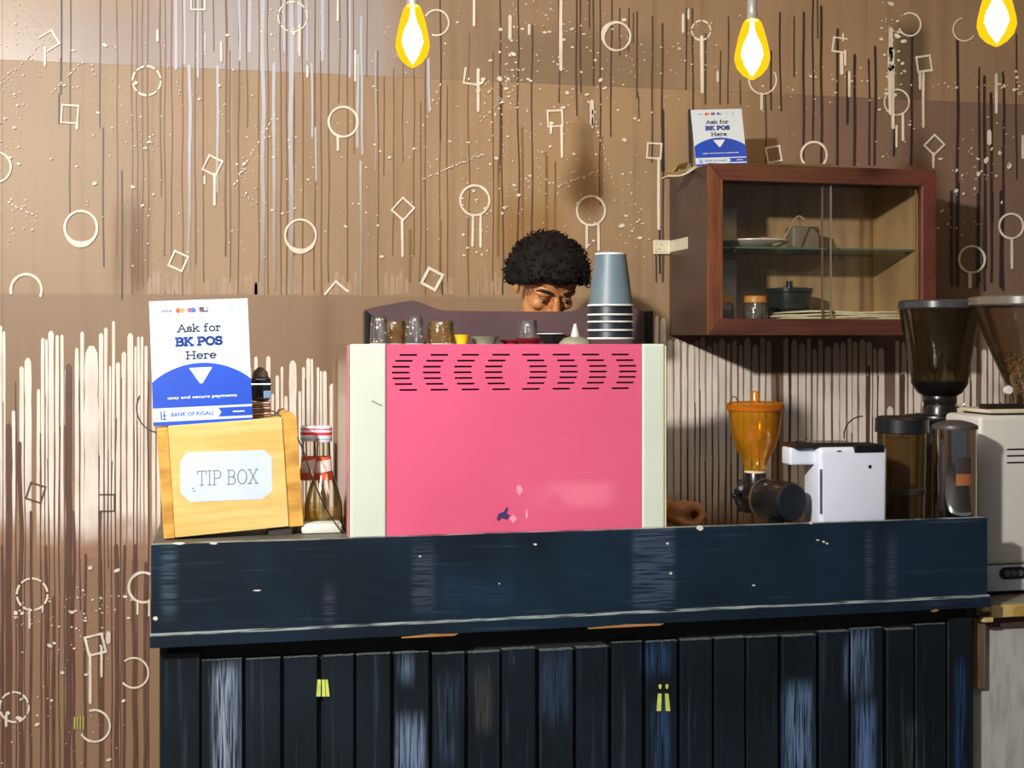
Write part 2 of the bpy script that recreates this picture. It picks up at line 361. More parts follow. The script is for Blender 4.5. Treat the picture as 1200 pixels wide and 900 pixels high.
for a in (dict(cx=343,cy=20,r=17,broken=True,w=1.8,drips=((351,30,66,2.2),)), dict(cx=172,cy=95,r=16.5,broken=True), dict(cx=95,cy=267,r=19,heavy=270,w=2.8), dict(cx=-4,cy=196,r=17,w=2.4),
          dict(cx=31,cy=340,r=18,a0=-25,a1=195,w=3.2), dict(cx=402,cy=143,r=17,w=2.6,drips=((396,160,176,2.6),)), dict(cx=352,cy=276,r=18,w=2.4,heavy=270), dict(cx=511,cy=27,r=14.5,a0=-110,a1=150,w=2),
          dict(cx=556,cy=235,r=17,w=2.6,drips=((554,252,288,2.8),(563,252,289,2.8))), dict(cx=692,cy=247,r=16.5,w=2.4,drips=((687,264,290,3),(700.5,264,293,3))), dict(cx=722,cy=43,r=16,w=2.2,heavy=150),
          dict(cx=821,cy=36,r=11,broken=True,drips=((822,44,108,4),)), dict(cx=893,cy=94,r=16,a0=150,a1=395,w=1.8,drips=((892,110,128,3),)), dict(cx=1065,cy=29,r=13,a0=-160,a1=120,w=2),
          dict(cx=1050,cy=120,r=14.5,w=1.8,drips=((1057,135,164,3),(1043,100,134,2.4))), dict(cx=1129,cy=35,r=13,a0=100,a1=330,w=1.6), dict(cx=953,cy=182,r=15,w=2.6), dict(cx=1138,cy=304,r=15,w=2.4,drips=((1136,320,336,4.4),)),
          dict(cx=1184,cy=265,r=14,w=2.4,drips=((1185,281,314,3.2),)), dict(cx=38,cy=696,r=18,w=2.4,drips=((35,713,735,2.6),(50,712,716,2)),broken=True), dict(cx=168,cy=688,r=17,a0=60,a1=290,w=3,drips=((162,705,719,2.4),(175,703,721,2.4))),
          dict(cx=157,cy=788,r=17,a0=-140,a1=130,w=2.2), dict(cx=111,cy=850,r=18,a0=-150,a1=110,w=2.4), dict(cx=17,cy=828,r=17,broken=True,drips=((8,838,850,3),)),
          dict(cx=188,cy=478,r=28,a0=150,a1=270,w=1.6,m=m_maroon), dict(cx=1010,cy=510,r=22,a0=90,a1=190,w=1,m=m_maroon),
          dict(cx=-120,cy=250,r=18), dict(cx=-60,cy=120,r=16), dict(cx=1290,cy=180,r=16,drips=((1290,196,240),)), dict(cx=1340,cy=300,r=15)):
    ring(**a)
for a in (dict(cx=58,cy=48,s=8.5,rot=-32,skip=(3,),drips=((53,56,77),)), dict(cx=82,cy=134,s=9.5,rot=4,drips=((91,144,151,3),)), dict(cx=249,cy=194,s=8.5,rot=26,drips=((239.5,207,215,2.4),(251,204,240,3))), dict(cx=472,cy=245,s=9,rot=42,drips=((471,257,300,3),)),
          dict(cx=506,cy=327,s=9,rot=28,w=3.2), dict(cx=209,cy=306,s=8.5,rot=24,w=2.4), dict(cx=650,cy=139,s=8.5,rot=-3,drips=((658,147,184,3),(645,147,156,3))), dict(cx=766,cy=177,s=8,rot=4,drips=((771.5,186,268,3.2),)),
          dict(cx=906,cy=181,s=8,rot=-10), dict(cx=1094,cy=170,s=8,rot=45,drips=((1093,180,196,2.8),)), dict(cx=1082,cy=75,s=8,rot=-8,w=2.4,drips=((1077,87,104,3),(1081.5,87,149,3))), dict(cx=983,cy=53,s=7.5,rot=8,skip=(1,),drips=((985.5,64,86,4),(990,60,76,2.6),(987,40,48,2))),
          dict(cx=552,cy=90,s=8,rot=8,skip=(0,),drips=((560,82,130,3.4),)), dict(cx=232,cy=3,s=8,rot=0), dict(cx=112,cy=755,s=10,rot=-14,w=2.6,drips=((106,766,823,3.4),(119,758,792,2.8),(127,742,752,5))),
          dict(cx=42,cy=577,s=9,rot=18,m=m_maroon,w=1.8), dict(cx=125,cy=589,s=9,rot=0,m=m_maroon,w=1.4,skip=(3,)), dict(cx=394,cy=343,s=9,rot=40,w=2.4,skip=(1,2)), dict(cx=-180,cy=160,s=9,rot=20), dict(cx=1250,cy=90,s=9,rot=35)):
    square(**a)
# splashes
bm = BM()
for x in (87.5, 91, 94.5, 98): strip(bm, x, 839+(x%2), 853, 2.2, Y_A-5*UP, wob=.3)
link('yellow_paint_dab', bm, mat('yellow_green_wall_paint', (190, 182, 96), .6), wallb, kind='stuff')
bm = BM()
def dot(x, y, r, ang=0, st=1):
    n = 7; pts = []
    for i in range(n):
        a = 2*PI*i/n; rr = r*random.uniform(.8, 1.2); u = rr*math.cos(a)*st; v = rr*math.sin(a)
        pts.append((x+u*math.cos(ang)-v*math.sin(ang), y+u*math.sin(ang)+v*math.cos(ang)))
    prism(bm, [(P(a, b, WY).x, P(a, b, WY).z) for a, b in pts], Y_A-5.6*UP, Y_A-5*UP)
def spray(cx, cy, sx, sy, n, big=1.6, ang=0):
    for _ in range(n):
        u = random.gauss(0, sx); v = random.gauss(0, sy)
        x = cx+u*math.cos(ang)-v*math.sin(ang); y = cy+u*math.sin(ang)+v*math.cos(ang)
        if not (-20 < y < 900): continue
        if 335 < y < 660: continue
        dot(x, y, min(2.6, .32+random.expovariate(1/(big*.24))), ang+random.uniform(-.4, .4), random.uniform(1, 1.9))
for a in ((15,60,18,30,40),(20,250,15,25,28),(60,95,30,10,14),(12,150,8,30,26),(115,120,40,60,40),(165,160,22,14,26),(215,80,30,30,24),(160,255,30,35,30),(290,215,10,18,24,2),(285,200,30,60,40),(345,200,16,30,34),(330,40,30,30,20),(430,215,30,50,36),
          (470,60,30,60,20),(560,180,40,70,70,1.8),(578,110,12,18,30,2.6,-.6),(597,70,8,40,36,3.2,.15),(580,250,30,30,40),(620,110,30,60,70),(640,200,40,40,60),(700,120,40,50,60),(690,60,40,30,30),(700,260,30,20,30),(740,250,10,25,34,2),(640,20,30,12,24,2.2),
          (815,70,30,30,36),(740,70,40,30,24),(930,110,25,20,26),(985,90,20,15,20),(1045,60,8,30,34,3.0),(1042,30,10,10,18,2.2),(1120,100,45,4,30,1.8),(1195,100,8,12,24,2.4),(1145,195,14,22,26,3,-1),(1110,250,18,18,26,2,-.9),(1160,165,20,30,18),(1050,160,30,30,24),
          (50,720,30,8,30,2.6,-.1),(130,705,10,16,22,2.4),(95,760,20,20,22,2),(90,700,10,30,16),(40,790,40,60,24),(120,860,40,30,16),(30,840,14,14,14,2.2)):
    spray(*a)
for x0, y0, x1, y1, n in ((490,212,567,180,26),(655,218,700,200,20),(1,100,60,40,16),(15,240,45,255,8),(480,185,520,90,10),(1042,60,1045,120,16),(60,108,100,70,10),(275,215,325,130,16),(610,95,560,145,14),(690,120,720,220,18)):
    for i in range(n):
        f = i/n; dot(x0+(x1-x0)*f+random.gauss(0, .8), y0+(y1-y0)*f+random.gauss(0, .8), random.uniform(.4, 1.0), math.atan2(y1-y0, x1-x0), random.uniform(1.4, 2.6))
for x, y0, y1, w in ((1043,35,70,5),(1043,60,80,8),(1042,78,133,4),(1046,78,150,3.4),(1050,148,172,2.6),(657,-20,82,3.6),(555,-20,30,3),(396,-30,24,2.6),(1166,88,132,3.4),(1158,155,168,5),(994,85,113,3),(693,120,145,5),(694,130,150,2),(597,20,45,4),(620,30,40,3),(800,18,38,3),(806,12,22,3),(185,36,48,3),(259,50,72,2.5),(360,78,90,3),(416,60,95,2.5),(1198,160,185,3),(840,85,95,3)):
    strip(bm, x, y0, y1, w, Y_A-5*UP, wob=.5)
link('paint_splashes', bm, m_cream, wallb, kind='stuff')

# ------------------------------------------------------------------ bar counter
CY = 3.0
cx0, cx1 = X(177, CY), X(1157, CY)
zb_top, zb_bot = CT, H-.6935                          # apron board
def counter_paint(name, patches, base=(16, 27, 38), base2=(26, 42, 58), st=(22, 22, .8), horiz=False, edge=True):
    m = NT(name)
    a = m.noise(3.2, 4); s1 = m.noise(3, 5, st); s2 = m.noise(9, 5, st)
    c = m.mix(m.ramp(a, .35, .7), L(base), L(base2))
    c = m.mix(m.math('MULTIPLY', m.ramp(s1, .56, .8), .5), c, L((60, 76, 90)))
    c = m.mix(m.math('MULTIPLY', m.ramp(s2, .69, .8), .55), c, L((96, 108, 116)))
    for x0, x1, y0, y1, k, col in patches:
        f = m.rect(X(x0, CY), X(x1, CY), Z(x0, y1, CY), Z(x0, y0, CY), .012, .035)
        c = m.mix(m.math('MULTIPLY', m.math('MULTIPLY', f, m.ramp(s2, .36, .6)), k), c, L(col))
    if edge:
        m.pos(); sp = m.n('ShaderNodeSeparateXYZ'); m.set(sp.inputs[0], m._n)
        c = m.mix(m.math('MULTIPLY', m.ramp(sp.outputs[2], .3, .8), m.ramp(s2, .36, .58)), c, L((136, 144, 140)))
    m.set(m.b.inputs['Base Color'], c); m.b.inputs['Roughness'].default_value = .38
    m.bump(s2, .12)
    return m.m
BL = (108, 130, 158)
m_plank = counter_paint('worn_navy_plank_paint', [(250,276,790,960,1.0,(136,150,170)),(279,285,780,960,.5,(110,130,150)),(466,500,850,960,1.0,(112,130,158)),(470,486,775,800,.6,BL),(636,672,770,850,.4,(60,80,110)),(515,540,800,900,.3,(80,100,130)),
     (927,958,810,960,1.0,(92,116,148)),(1004,1030,745,815,.9,(92,112,142)),(1012,1034,830,960,1.0,(82,108,146)),(757,792,757,792,.9,(36,64,100)),(772,790,830,960,.7,(50,80,120)),(560,580,790,860,.4,(90,84,84)),(1068,1086,850,960,.35,(90,100,96)),(997,1002,760,815,.6,BL),(1130,1140,780,960,.6,(40,80,130))], base=(10,17,23), base2=(18,29,38))
m_apron = counter_paint('worn_navy_board_painted_sheen', [(742,790,600,712,.55,(78,90,112)),(484,508,640,715,.55,(70,78,92)),(190,206,640,720,.5,(80,100,116)),(380,392,690,728,.4,(80,84,100)),(1015,1022,625,700,.35,(90,100,112)),(1040,1050,630,700,.3,(90,100,112)),(520,600,680,712,.5,(30,54,84))],  # tall grey bands mid-board are painted-in reflected sheen; other patches are wear
     base=(11,24,35), base2=(17,36,52), st=(1.2, 1, 26))
m_black = mat('black_board', (14, 17, 20), .7)  # plain dull black for the backing panel and small dark parts
m_rawwood = mat('raw_wood_edge', (176, 128, 74), .6, col2=(140, 96, 52), scale=20, stretch=(.4, 1, 6))
bar = empty('bar_counter', ((cx0+cx1)/2, CY+.3, 0), 'long navy black painted wooden bar counter with vertical planks, pink machine on top', 'counter')
CS = CT-.050                                          # sunken worktop behind the apron, right of the tip box
m_top = mat('worn_grey_counter_top', (104, 100, 88), .5, col2=(58, 62, 62), scale=6, stretch=(.5, 4, 1))
link('counter_top', box(BM(), cx0, X(408, 3.05), CY+.022, 3.40, CT-.03, CT, .002, 1), m_top, bar, label='worn grey raised left end of the counter top')
link('worktop', box(BM(), X(408, 3.05)+.0005, 1.062, CY+.022, 3.56, CS-.03, CS, .002, 1), m_top, bar)
link('worktop', box(BM(), 1.0625, cx1+.005, CY+.022, 3.345, CS-.03, CS, .002, 1), m_top, bar)
# apron board with a slightly uneven top edge
bm = BM(); n = 40; pts = []
for i in range(n+1):
    f = i/n; pts.append((cx0+(cx1-cx0)*f, zb_top+.0015+.0012*noise.noise(Vector((f*9, 0, 0)))))
pts += [(cx1, zb_bot+.03), (cx0, zb_bot+.03)]
prism(bm, pts, CY, CY+.0215); link('apron_board', bm, m_apron, bar)
m_chip = mat('bare_chip', (206, 200, 186), .6)
bm = BM()
for px, py, w_, h_ in ((820,619,10,7),(209,637,16,3),(250,637,10,2.5),(950,613,6,4),(958,633,5,2),(965,635,4,3),(969,637,4,2.5),(627,638,5,2.5),(492,652,4,2),(301,692,10,1.8),(585,684,3,1.5),(182,725,6,5),(883,686,5,2),(782,637,4,3),(786,672,4,3)):
    c0 = P(px, py, CY); a = w_*.002; b = h_*.002
    prism(bm, [(c0.x-a*.5, c0.z), (c0.x-a*.2, c0.z+b*.5), (c0.x+a*.3, c0.z+b*.45), (c0.x+a*.5, c0.z-b*.1), (c0.x+a*.1, c0.z-b*.5)], CY-.0008, CY+.001)
link('paint_chips', bm, m_chip, bar, kind='stuff')
# moulding under the apron
bm = BM()
zl = zb_bot; prof = [(CY-.010, zl+.002), (CY-.010, zl+.028), (CY-.004, zl+.033), (CY+.03, zl+.033), (CY+.03, zl)]
a = [bm.verts.new((cx0-.002, y, z)) for y, z in prof]; b = [bm.verts.new((cx1+.003, y, z)) for y, z in prof]
bm.faces.new(a[::-1]); bm.faces.new(b)
for i in range(len(prof)): bm.faces.new((a[i], a[(i+1)%5], b[(i+1)%5], b[i]))
link('apron_moulding', bm, m_apron, bar)
bm = BM()
for x0, x1 in ((470, 536), (688, 776), (1090, 1098)):
    A = X(x0, CY); B_ = X(x1, CY); prism(bm, [(A, zl-.001), ((A+B_)/2, zl+.0035), (B_, zl+.001), (B_-.01, zl-.003), (A, zl-.003)], CY-.012, CY+.002)
link('bare_wood_edge', bm, m_rawwood, bar, label='strip of bare wood showing under the moulding', kind='stuff')
PYB = CY+.055
bx0, bx1 = X(187, PYB), X(1141, PYB)
link('backing_panel', box(BM(), bx0+.02, bx1-.02, PYB+.004, PYB+.03, 0.02, zb_bot+.01), m_black, bar)
for sx in (0, 1):
    link('side_panel', box(BM(), bx0 if sx == 0 else bx1-.022, bx0+.022 if sx == 0 else bx1, PYB, 3.34, 0, CS-.031, .002, 1), m_plank, bar)
PF = CY+.035                                          # plank front face
plk = [(190,234,768),(236,284,773.5),(288,329,772.5),(333,372,770.5),(379,415,769),(418,458,767),(462,503,765),(507,545,766.5),(549,586,764.5),(589,628,761),(633,672,762),(676,713,759),(718,753,753),(758,794,752),(798,835,750),(838,873,748),(876,913,747),(917,957,745.5),(961,995,740.5),(999,1036,737),(1040,1071,738),(1074,1110,732),(1112,1140,726)]
for i, (a, b, t) in enumerate(plk):
    dy = random.choice((0, .002, .004)) if 0 < i < len(plk)-1 else .004
    xa, xb = X(a, PF), X(b, PF); zt = Z((a+b)/2, t, PF)
    bm = BM(); n = 5; yk = PF+dy
    pts = [(xa+(xb-xa)*k/n, zt+.0016*noise.noise(Vector((i*3.1+k*.8, 0, 0)))) for k in range(n+1)] + [(xb, .03), (xa, .03)]
    prism(bm, pts, yk, PYB+.004)
    bmesh.ops.bevel(bm, geom=[e for e in bm.edges if abs(e.verts[0].co.z-e.verts[1].co.z) > .3 and e.verts[0].co.y < yk+.001], offset=.0022, segments=1, affect='EDGES')
    link('plank', bm, m_plank, bar)
m_yel = mat('yellow_green_mark', (206, 214, 104), .6, col2=(170, 186, 80), scale=40)
for px, py, hh in ((378, 797, 19), (777, 813, 20)):
    bm = BM()
    for dx, tl in ((-3.5, 1.6), (1.2, -.2), (4, -1.6)):
        if px == 777 and dx == 1.2: continue
        q = [(px+dx-tl*.2-1.9, py), (px+dx-tl*.2+1.9, py), (px+dx-tl+2.6, py+hh), (px+dx-tl-2.2, py+hh)]
        prism(bm, [(P(u, v, PF).x, P(u, v, PF).z) for u, v in q], PF-.002, PF+.006)
    if px == 777: 
        for dx in (-5, 3): prism(bm, [(P(px+dx+u, py+v, PF).x, P(px+dx+u, py+v, PF).z) for u, v in ((0,-10),(3,-11),(2.4,-6),(.5,-6))], PF-.002, PF+.006)
    link('yellow_mark', bm, m_yel, bar, label='yellow green dabs on the planks')  # small yellow green slips set on the plank fronts

# ------------------------------------------------------------------ low side counter on the right
SX0 = 1.917; SX1 = 2.95; SZ = H-.700
side = empty('side_counter', (2.4, 3.35, 0), 'low grey panelled side counter with pale wood trim, right of the navy bar', 'counter')
m_grey = mat('grey_board', (178, 178, 170), .75, col2=(154, 154, 146), scale=14, stretch=(3, 1, .6))
m_brownwood = mat('grey_brown_wood', (112, 92, 70), .6, col2=(84, 66, 50), scale=14, stretch=(5, 1, .6))
link('front_panel', box(BM(), SX0, SX1, 3.085, 3.10, 0, SZ-.03), m_grey, side)
link('top_rail', box(BM(), SX0+.0, SX1, 3.072, 3.085, SZ-.066, SZ-.034, .001, 1), mat('dark_brown_rail', (82, 60, 48), .6), side)
link('stile', box(BM(), SX0, SX0+.047, 3.068, 3.084, SZ-.225, SZ-.036, .001, 1), m_brownwood, side)
link('side_board', box(BM(), SX0, SX0+.018, 3.10, 3.72, 0, SZ-.03), m_grey, side)
link('worktop', box(BM(), SX0+.016, SX1, 3.062, 3.74, SZ-.03, SZ, .002, 1), mat('olive_grey_worktop', (132, 128, 112), .45, col2=(104, 100, 90)), side)
bm = BM(); box(bm, SX0+.05, SX1, 3.044, 3.061, SZ-.034, SZ-.003, .002, 1)
box(bm, SX0+.022, SX0+.052, 3.040, 3.061, SZ-.044, SZ-.030, .002, 1); box(bm, SX0+.020, SX0+.046, 3.042, 3.061, SZ-.016, SZ-.003, .002, 1)
link('trim_strip', bm, mat('pale_gold_trim', (214, 190, 124), .4, col2=(170, 134, 66), scale=18), side, label='pale gold wood edge strip')

# ------------------------------------------------------------------ espresso machine
MY = CY+.030
mx0, mx1 = X(410, MY), X(779, MY); mz1 = Z(600, 403, MY); mz0 = CS+.001
mac = empty('espresso_machine', ((mx0+mx1)/2, MY+.25, CS), 'large espresso machine with bright pink back panel and cream side columns', 'coffee machine')
m_creamp = mat('cream_enamel', (206, 212, 194), .3, col2=(200, 207, 188), scale=4, coat=.3)
m_yelp = mat('yellowed_enamel', (214, 206, 160), .35)
mp = NT('pink_enamel')
c = mp.mix(mp.ramp(mp.noise(3, 3), .3, .7), L((216, 92, 126)), L((210, 88, 120)))
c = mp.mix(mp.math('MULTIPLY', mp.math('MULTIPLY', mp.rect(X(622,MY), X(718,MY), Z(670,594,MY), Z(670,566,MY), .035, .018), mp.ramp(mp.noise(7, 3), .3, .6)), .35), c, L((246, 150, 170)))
c = mp.mix(mp.math('MULTIPLY', mp.ramp(mp.noise(14, 5, (.4, 1, 9)), .68, .8), .3), c, L((250, 150, 176)))
mp.set(mp.b.inputs['Base Color'], c); mp.b.inputs['Roughness'].default_value = .32; m_pink = mp.m
dp = .46
link('body', box(BM(), mx0+.012, mx1-.004, MY+.012, MY+dp, mz0+.006, mz1-.003, .004, 1), mat('dark_machine_body', (40, 34, 34), .5), mac)
xl, xr = X(453, MY), X(752, MY)
link('column', box(BM(), mx0, xl-.0006, MY-.003, MY+.03, mz0, mz1, .006, 3), m_creamp, mac)
link('column', box(BM(), xr+.0006, mx1, MY-.003, MY+.03, mz0, mz1, .006, 3), m_creamp, mac)
link('side_trim', box(BM(), mx1+.0003, mx1+.005, MY, MY+dp-.02, mz0, mz1-.004, .001, 1), m_yelp, mac)
# pink panel with real slots
rows = [(415.7, 0, 0), (422.5, -5, 5.5), (429.3, -8.5, 8.5), (436, -9, 9), (442.6, -8, 8), (449.2, -5.4, 5.6), (456, 0, 0)]
colsL = [468.3, 504.6, 541, 577]; colsR = [612, 647.6, 682, 716.8]
bm = BM(); hh = .0022; zc = mz1-.0005
pf0, pf1 = MY, MY+.006
def flat(x0, x1, z0, z1):
    if x1-x0 > .0005 and z1-z0 > .0003: box(bm, x0, x1, pf0, pf1, z0, z1)
for py, dl, dr in rows:
    z = Z(600, py, MY)
    flat(xl, xr, z+hh, zc)
    x = xl
    for s0 in [q+dl for q in colsL]+[q+dr for q in colsR]:
        a, b = X(s0, MY), X(s0+20.6, MY)
        flat(x, a, z-hh, z+hh); x = b
    flat(x, xr, z-hh, z+hh); zc = z-hh
flat(xl, xr, mz0+.004, zc)
link('back_panel', bm, m_pink, mac, label='bright pink metal back panel with rows of vent slots')
link('vent_backing', box(BM(), xl+.01, xr-.01, MY+.0085, MY+.011, Z(600, 465, MY), Z(600, 408, MY)), mat('vent_dark', (16, 8, 12), .8), mac)
bm = BM(); prism(bm, [(P(u,v,MY).x, P(u,v,MY).z) for u,v in ((582,608),(584,602),(590,600),(594,594),(595.5,595),(594,602),(598,604),(594,609),(588,607),(584,611))], MY-.0007, MY)
link('scuff_mark', bm, mat('scuff_blue', (62, 44, 92), .6), mac, label='small dark blue scuff')
for q in (((597,607),(602,603),(606,608),(601,613)), ((605,570),(609,568),(613,574),(609,581),(606,577)), ((616,600),(618,596),(619,606),(616,608))):
    bm = BM(); prism(bm, [(P(u,v,MY).x, P(u,v,MY).z) for u,v in q], MY-.0007, MY)
    link('scuff_mark', bm, mat('scuff_pale', (248, 150, 172), .6), mac, label='small pale scuff')
bm = BM()
for u, v in ((437,470),(441,472),(445,474)): prism(bm, [(P(u+a,v+b,MY).x, P(u+a,v+b,MY).z) for a,b in ((-2,-1),(2,0),(3,2),(-1,1.5))], MY-.0037, MY-.003)
link('scuff_mark', bm, mat('scuff_grey', (150, 156, 142), .6), mac, label='small grey scuffs on the cream column')
m_side = mat('glossy_pinkish_metal', (196, 160, 150), .14, metal=1, col2=(186, 146, 136), scale=3)
# side panel with rounded top
bm = BM(); pr = []
for y, z in ((MY+.004, mz0), (MY+.004, mz1-.004), (MY+dp-.11, mz1-.004), (MY+dp-.05, mz1-.012), (MY+dp-.02, mz1-.03), (MY+dp, mz1-.10), (MY+dp, mz0)): pr.append((y, z))
a = [bm.verts.new((mx0-.001, y, z)) for y, z in pr]; b = [bm.verts.new((mx0+.012, y, z)) for y, z in pr]
bm.faces.new(a); bm.faces.new(b[::-1])
for i in range(len(pr)): bm.faces.new((a[i], b[i], b[(i+1)%len(pr)], a[(i+1)%len(pr)]))
link('side_panel', bm, m_side, mac, label='glossy pinkish metal side panel')
link('side_edge', box(BM(), mx0-.004, mx0+.001, MY+.004, MY+.045, mz0, mz1-.003, .001, 1), mat('rose_edge', (206, 120, 122), .35), mac, label='rose coloured edge strip')
link('side_edge', box(BM(), mx0-.006, mx0+.001, MY+dp-.06, MY+dp-.01, mz0, mz1-.035, .002, 1), mat('olive_brown_edge', (130, 106, 76), .3), mac, label='olive brown rear corner strip')
link('top_tray', box(BM(), mx0+.006, mx1-.006, MY+.03, MY+dp-.03, mz1-.006, mz1-.001, .001, 1), mat('tray_steel', (150, 148, 146), .3, metal=.9), mac)
# cup rail: curved board at the barista's side with short returns
RY = MY+dp-.035
rl = [(427,403),(427,363),(440,359.5),(455,357),(470,354),(483,352.3),(490,353.5),(500,357.5),(512,362),(522,364),(560,364.5),(620,365.2),(668,365),(680,362),(692,357),(703,354.5),(715,354),(735,358),(757,365.5),(757,403)]
bm = BM(); prism(bm, [(P(u,v,RY).x, max(P(u,v,RY).z, mz1-.002)) for u,v in rl], RY, RY+.006)
rail = link('cup_rail', bm, mat('plum_brown_board', (92, 70, 72), .4, col2=(82, 62, 64), scale=5), mac, label='plum brown curved cup guard board')
for px in (427.5, 757):
    xx = X(px, RY); zt = P(px, 364, RY).z
    link('cup_rail_end', box(BM(), xx-.004, xx+.004, RY-.05, RY+.004, mz1-.002, zt-.002), mat('rail_end_black', (16, 16, 20), .4), rail)

# ------------------------------------------------------------------ things on the machine
m_clear = glass('clear_glass', (251, 252, 252), .34, .04, .04, (200, 200, 196))
m_amberd = glass('amber_tinted_glass', (250, 240, 218), .38, .08, .06, (210, 180, 130))
MZ = mz1-.001
def tumbler(px, Y, hpx, wpx, label, m=m_clear, flare=1.18, group='clear glasses on the machine'):
    x = X(px, Y); s = Y/F/.98; h = hpx*s; r = wpx*s/2
    t = empty('glass_tumbler', (x, Y, MZ), label, 'glass', group)
    rb = r/flare
    link('glass_wall', lathe(BM(), [(r-.0015, .0), (r, 0), (r*.98, h*.3), (rb, h-.004), (rb-.003, h), (0, h), (0, h-.006), (rb-.004, h-.006), (r-.003, h*.3), (r-.003, .001)], seg=28), m, t, smooth=True, local=True)
    link('rim', lathe(BM(), [(r-.003, .0), (r+.0006, .0), (r+.0006, .002), (r-.003, .002), (r-.003, 0)], seg=28), mat('glass_rim_shine', (206, 206, 190), .1, spec=1), t, local=True)
    link('facets', lathe(BM(), [(r*.93, h*.30), (r*.99, h*.33), (r*.93, h*.36)], seg=14), m, t, local=True)
    return t
tumbler(444, 3.22, 32, 21, 'upturned clear glass at the left end of the machine top')
tumbler(462, 3.33, 27, 27, 'squat amber tinted glass second from left on the machine top', m_amberd, 1.05)
tumbler(486, 3.22, 32, 22, 'tall upturned clear glass third from left on the machine top')
tumbler(516, 3.27, 27, 33, 'wide patterned amber glass, rightmost of the left glass group', m_amberd, 1.06)
def speckle(t, r, h):
    bm = BM()
    for i in range(15):
        a = random.uniform(PI*1.02, PI*1.98); z = random.uniform(.06, .9)*h; w = random.uniform(.0012, .0035); q = w/r
        bm.faces.new([bm.verts.new(((r+.0006)*math.cos(b), (r+.0006)*math.sin(b), c_)) for b, c_ in ((a-q, z), (a, z-w*.6), (a+q, z), (a, z+w*.6))])
    link('gold_specks', bm, mat('gold_speckles', (236, 196, 110), .25, col2=(250, 226, 170), scale=200), t, local=True, kind='stuff')  # random gold flecks over the front half of the glass
for t in [o for o in C.objects if o.name.startswith('glass_tumbler')]:
    w_ = [c for c in t.children if c.name.startswith('glass_wall')][0]; v0 = w_.data.vertices
    speckle(t, max(v.co.x for v in v0), max(v.co.z for v in v0))
def dish(name, px, Y, hpx, wpx, label, m, cat, rimm=None, group=None, base=.5, zoff=0):
    x = X(px, Y); s = Y/F/.98; h = hpx*s; r = wpx*s/2
    t = empty(name, (x, Y, MZ+zoff), label, cat, group)
    link('bowl', lathe(BM(), [(0, 0), (r*base, 0), (r*base, .002), (r*.9, h*.7), (r, h), (r-.0025, h), (r*.85, h*.7), (r*base-.002, .005), (0, .005)], seg=32), m, t, smooth=True, local=True)
    if rimm is not None: link('rim', lathe(BM(), [(r-.003, h-.0005), (r+.0008, h-.0005), (r+.0008, h+.0016), (r-.003, h+.0016), (r-.003, h-.0005)], seg=32), rimm, t, local=True)
    return t
bm.free()
m_red = mat('dark_red_glaze', (158, 22, 44), .25, col2=(132, 16, 36), coat=.5)
m_whiteg = mat('white_glaze', (232, 230, 222), .3, coat=.4)
m_oliveg = mat('grey_olive_glaze', (148, 144, 122), .35, col2=(126, 124, 104), coat=.3)
dish('small_bowl', 541.5, 3.24, 11, 18, 'small bright yellow bowl on the machine top', mat('yellow_plastic', (238, 184, 20), .4, col2=(222, 160, 12)), 'bowl', base=.7)
dish('shallow_dish', 568, 3.28, 9, 35, 'grey olive shallow dish right of the yellow bowl', m_oliveg, 'dish', base=.7)
dish('saucer', 599, 3.32, 5, 30, 'small dark red saucer, left of the clear glass', m_red, 'saucer', base=.6)
s2 = dish('saucer', 621, 3.20, 7, 36, 'dark red saucer in front of the single clear glass', m_red, 'saucer', base=.6)
tumbler(618, 3.36, 28, 27, 'single clear upturned glass behind the red saucers', group=None)
bl = dish('coffee_cup', 646, 3.30, 12, 34, 'black coffee cup with white rim on the machine top', mat('black_glaze', (24, 22, 26), .25, coat=.5), 'cup', m_whiteg, base=.55)
bm = tube(BM(), curve_pts([(.036, 0, .020), (.050, 0, .020), (.051, 0, .010), (.034, 0, .006)], 5), .003, 8); link('handle', bm, bl.children[0].data.materials[0], bl, smooth=True, local=True)
x = X(674, 3.22)
fun = empty('funnel', (x, 3.22, MZ), 'grey olive upturned funnel with pale pointed spout beside the paper cups', 'funnel')
link('cone', lathe(BM(), [(.043, 0), (.042, .004), (.030, .014), (.018, .019), (.0, .020), (0, .018), (.028, .012), (.040, 0), (.043, 0)], seg=32), m_oliveg, fun, smooth=True, local=True)
link('spout', lathe(BM(), [(.0125, .017), (.010, .030), (.0035, .053), (.001, .053), (.008, .030), (.010, .017), (.0125, .017)], seg=16), mat('pale_spout', (196, 196, 182), .4), fun, smooth=True, local=True)
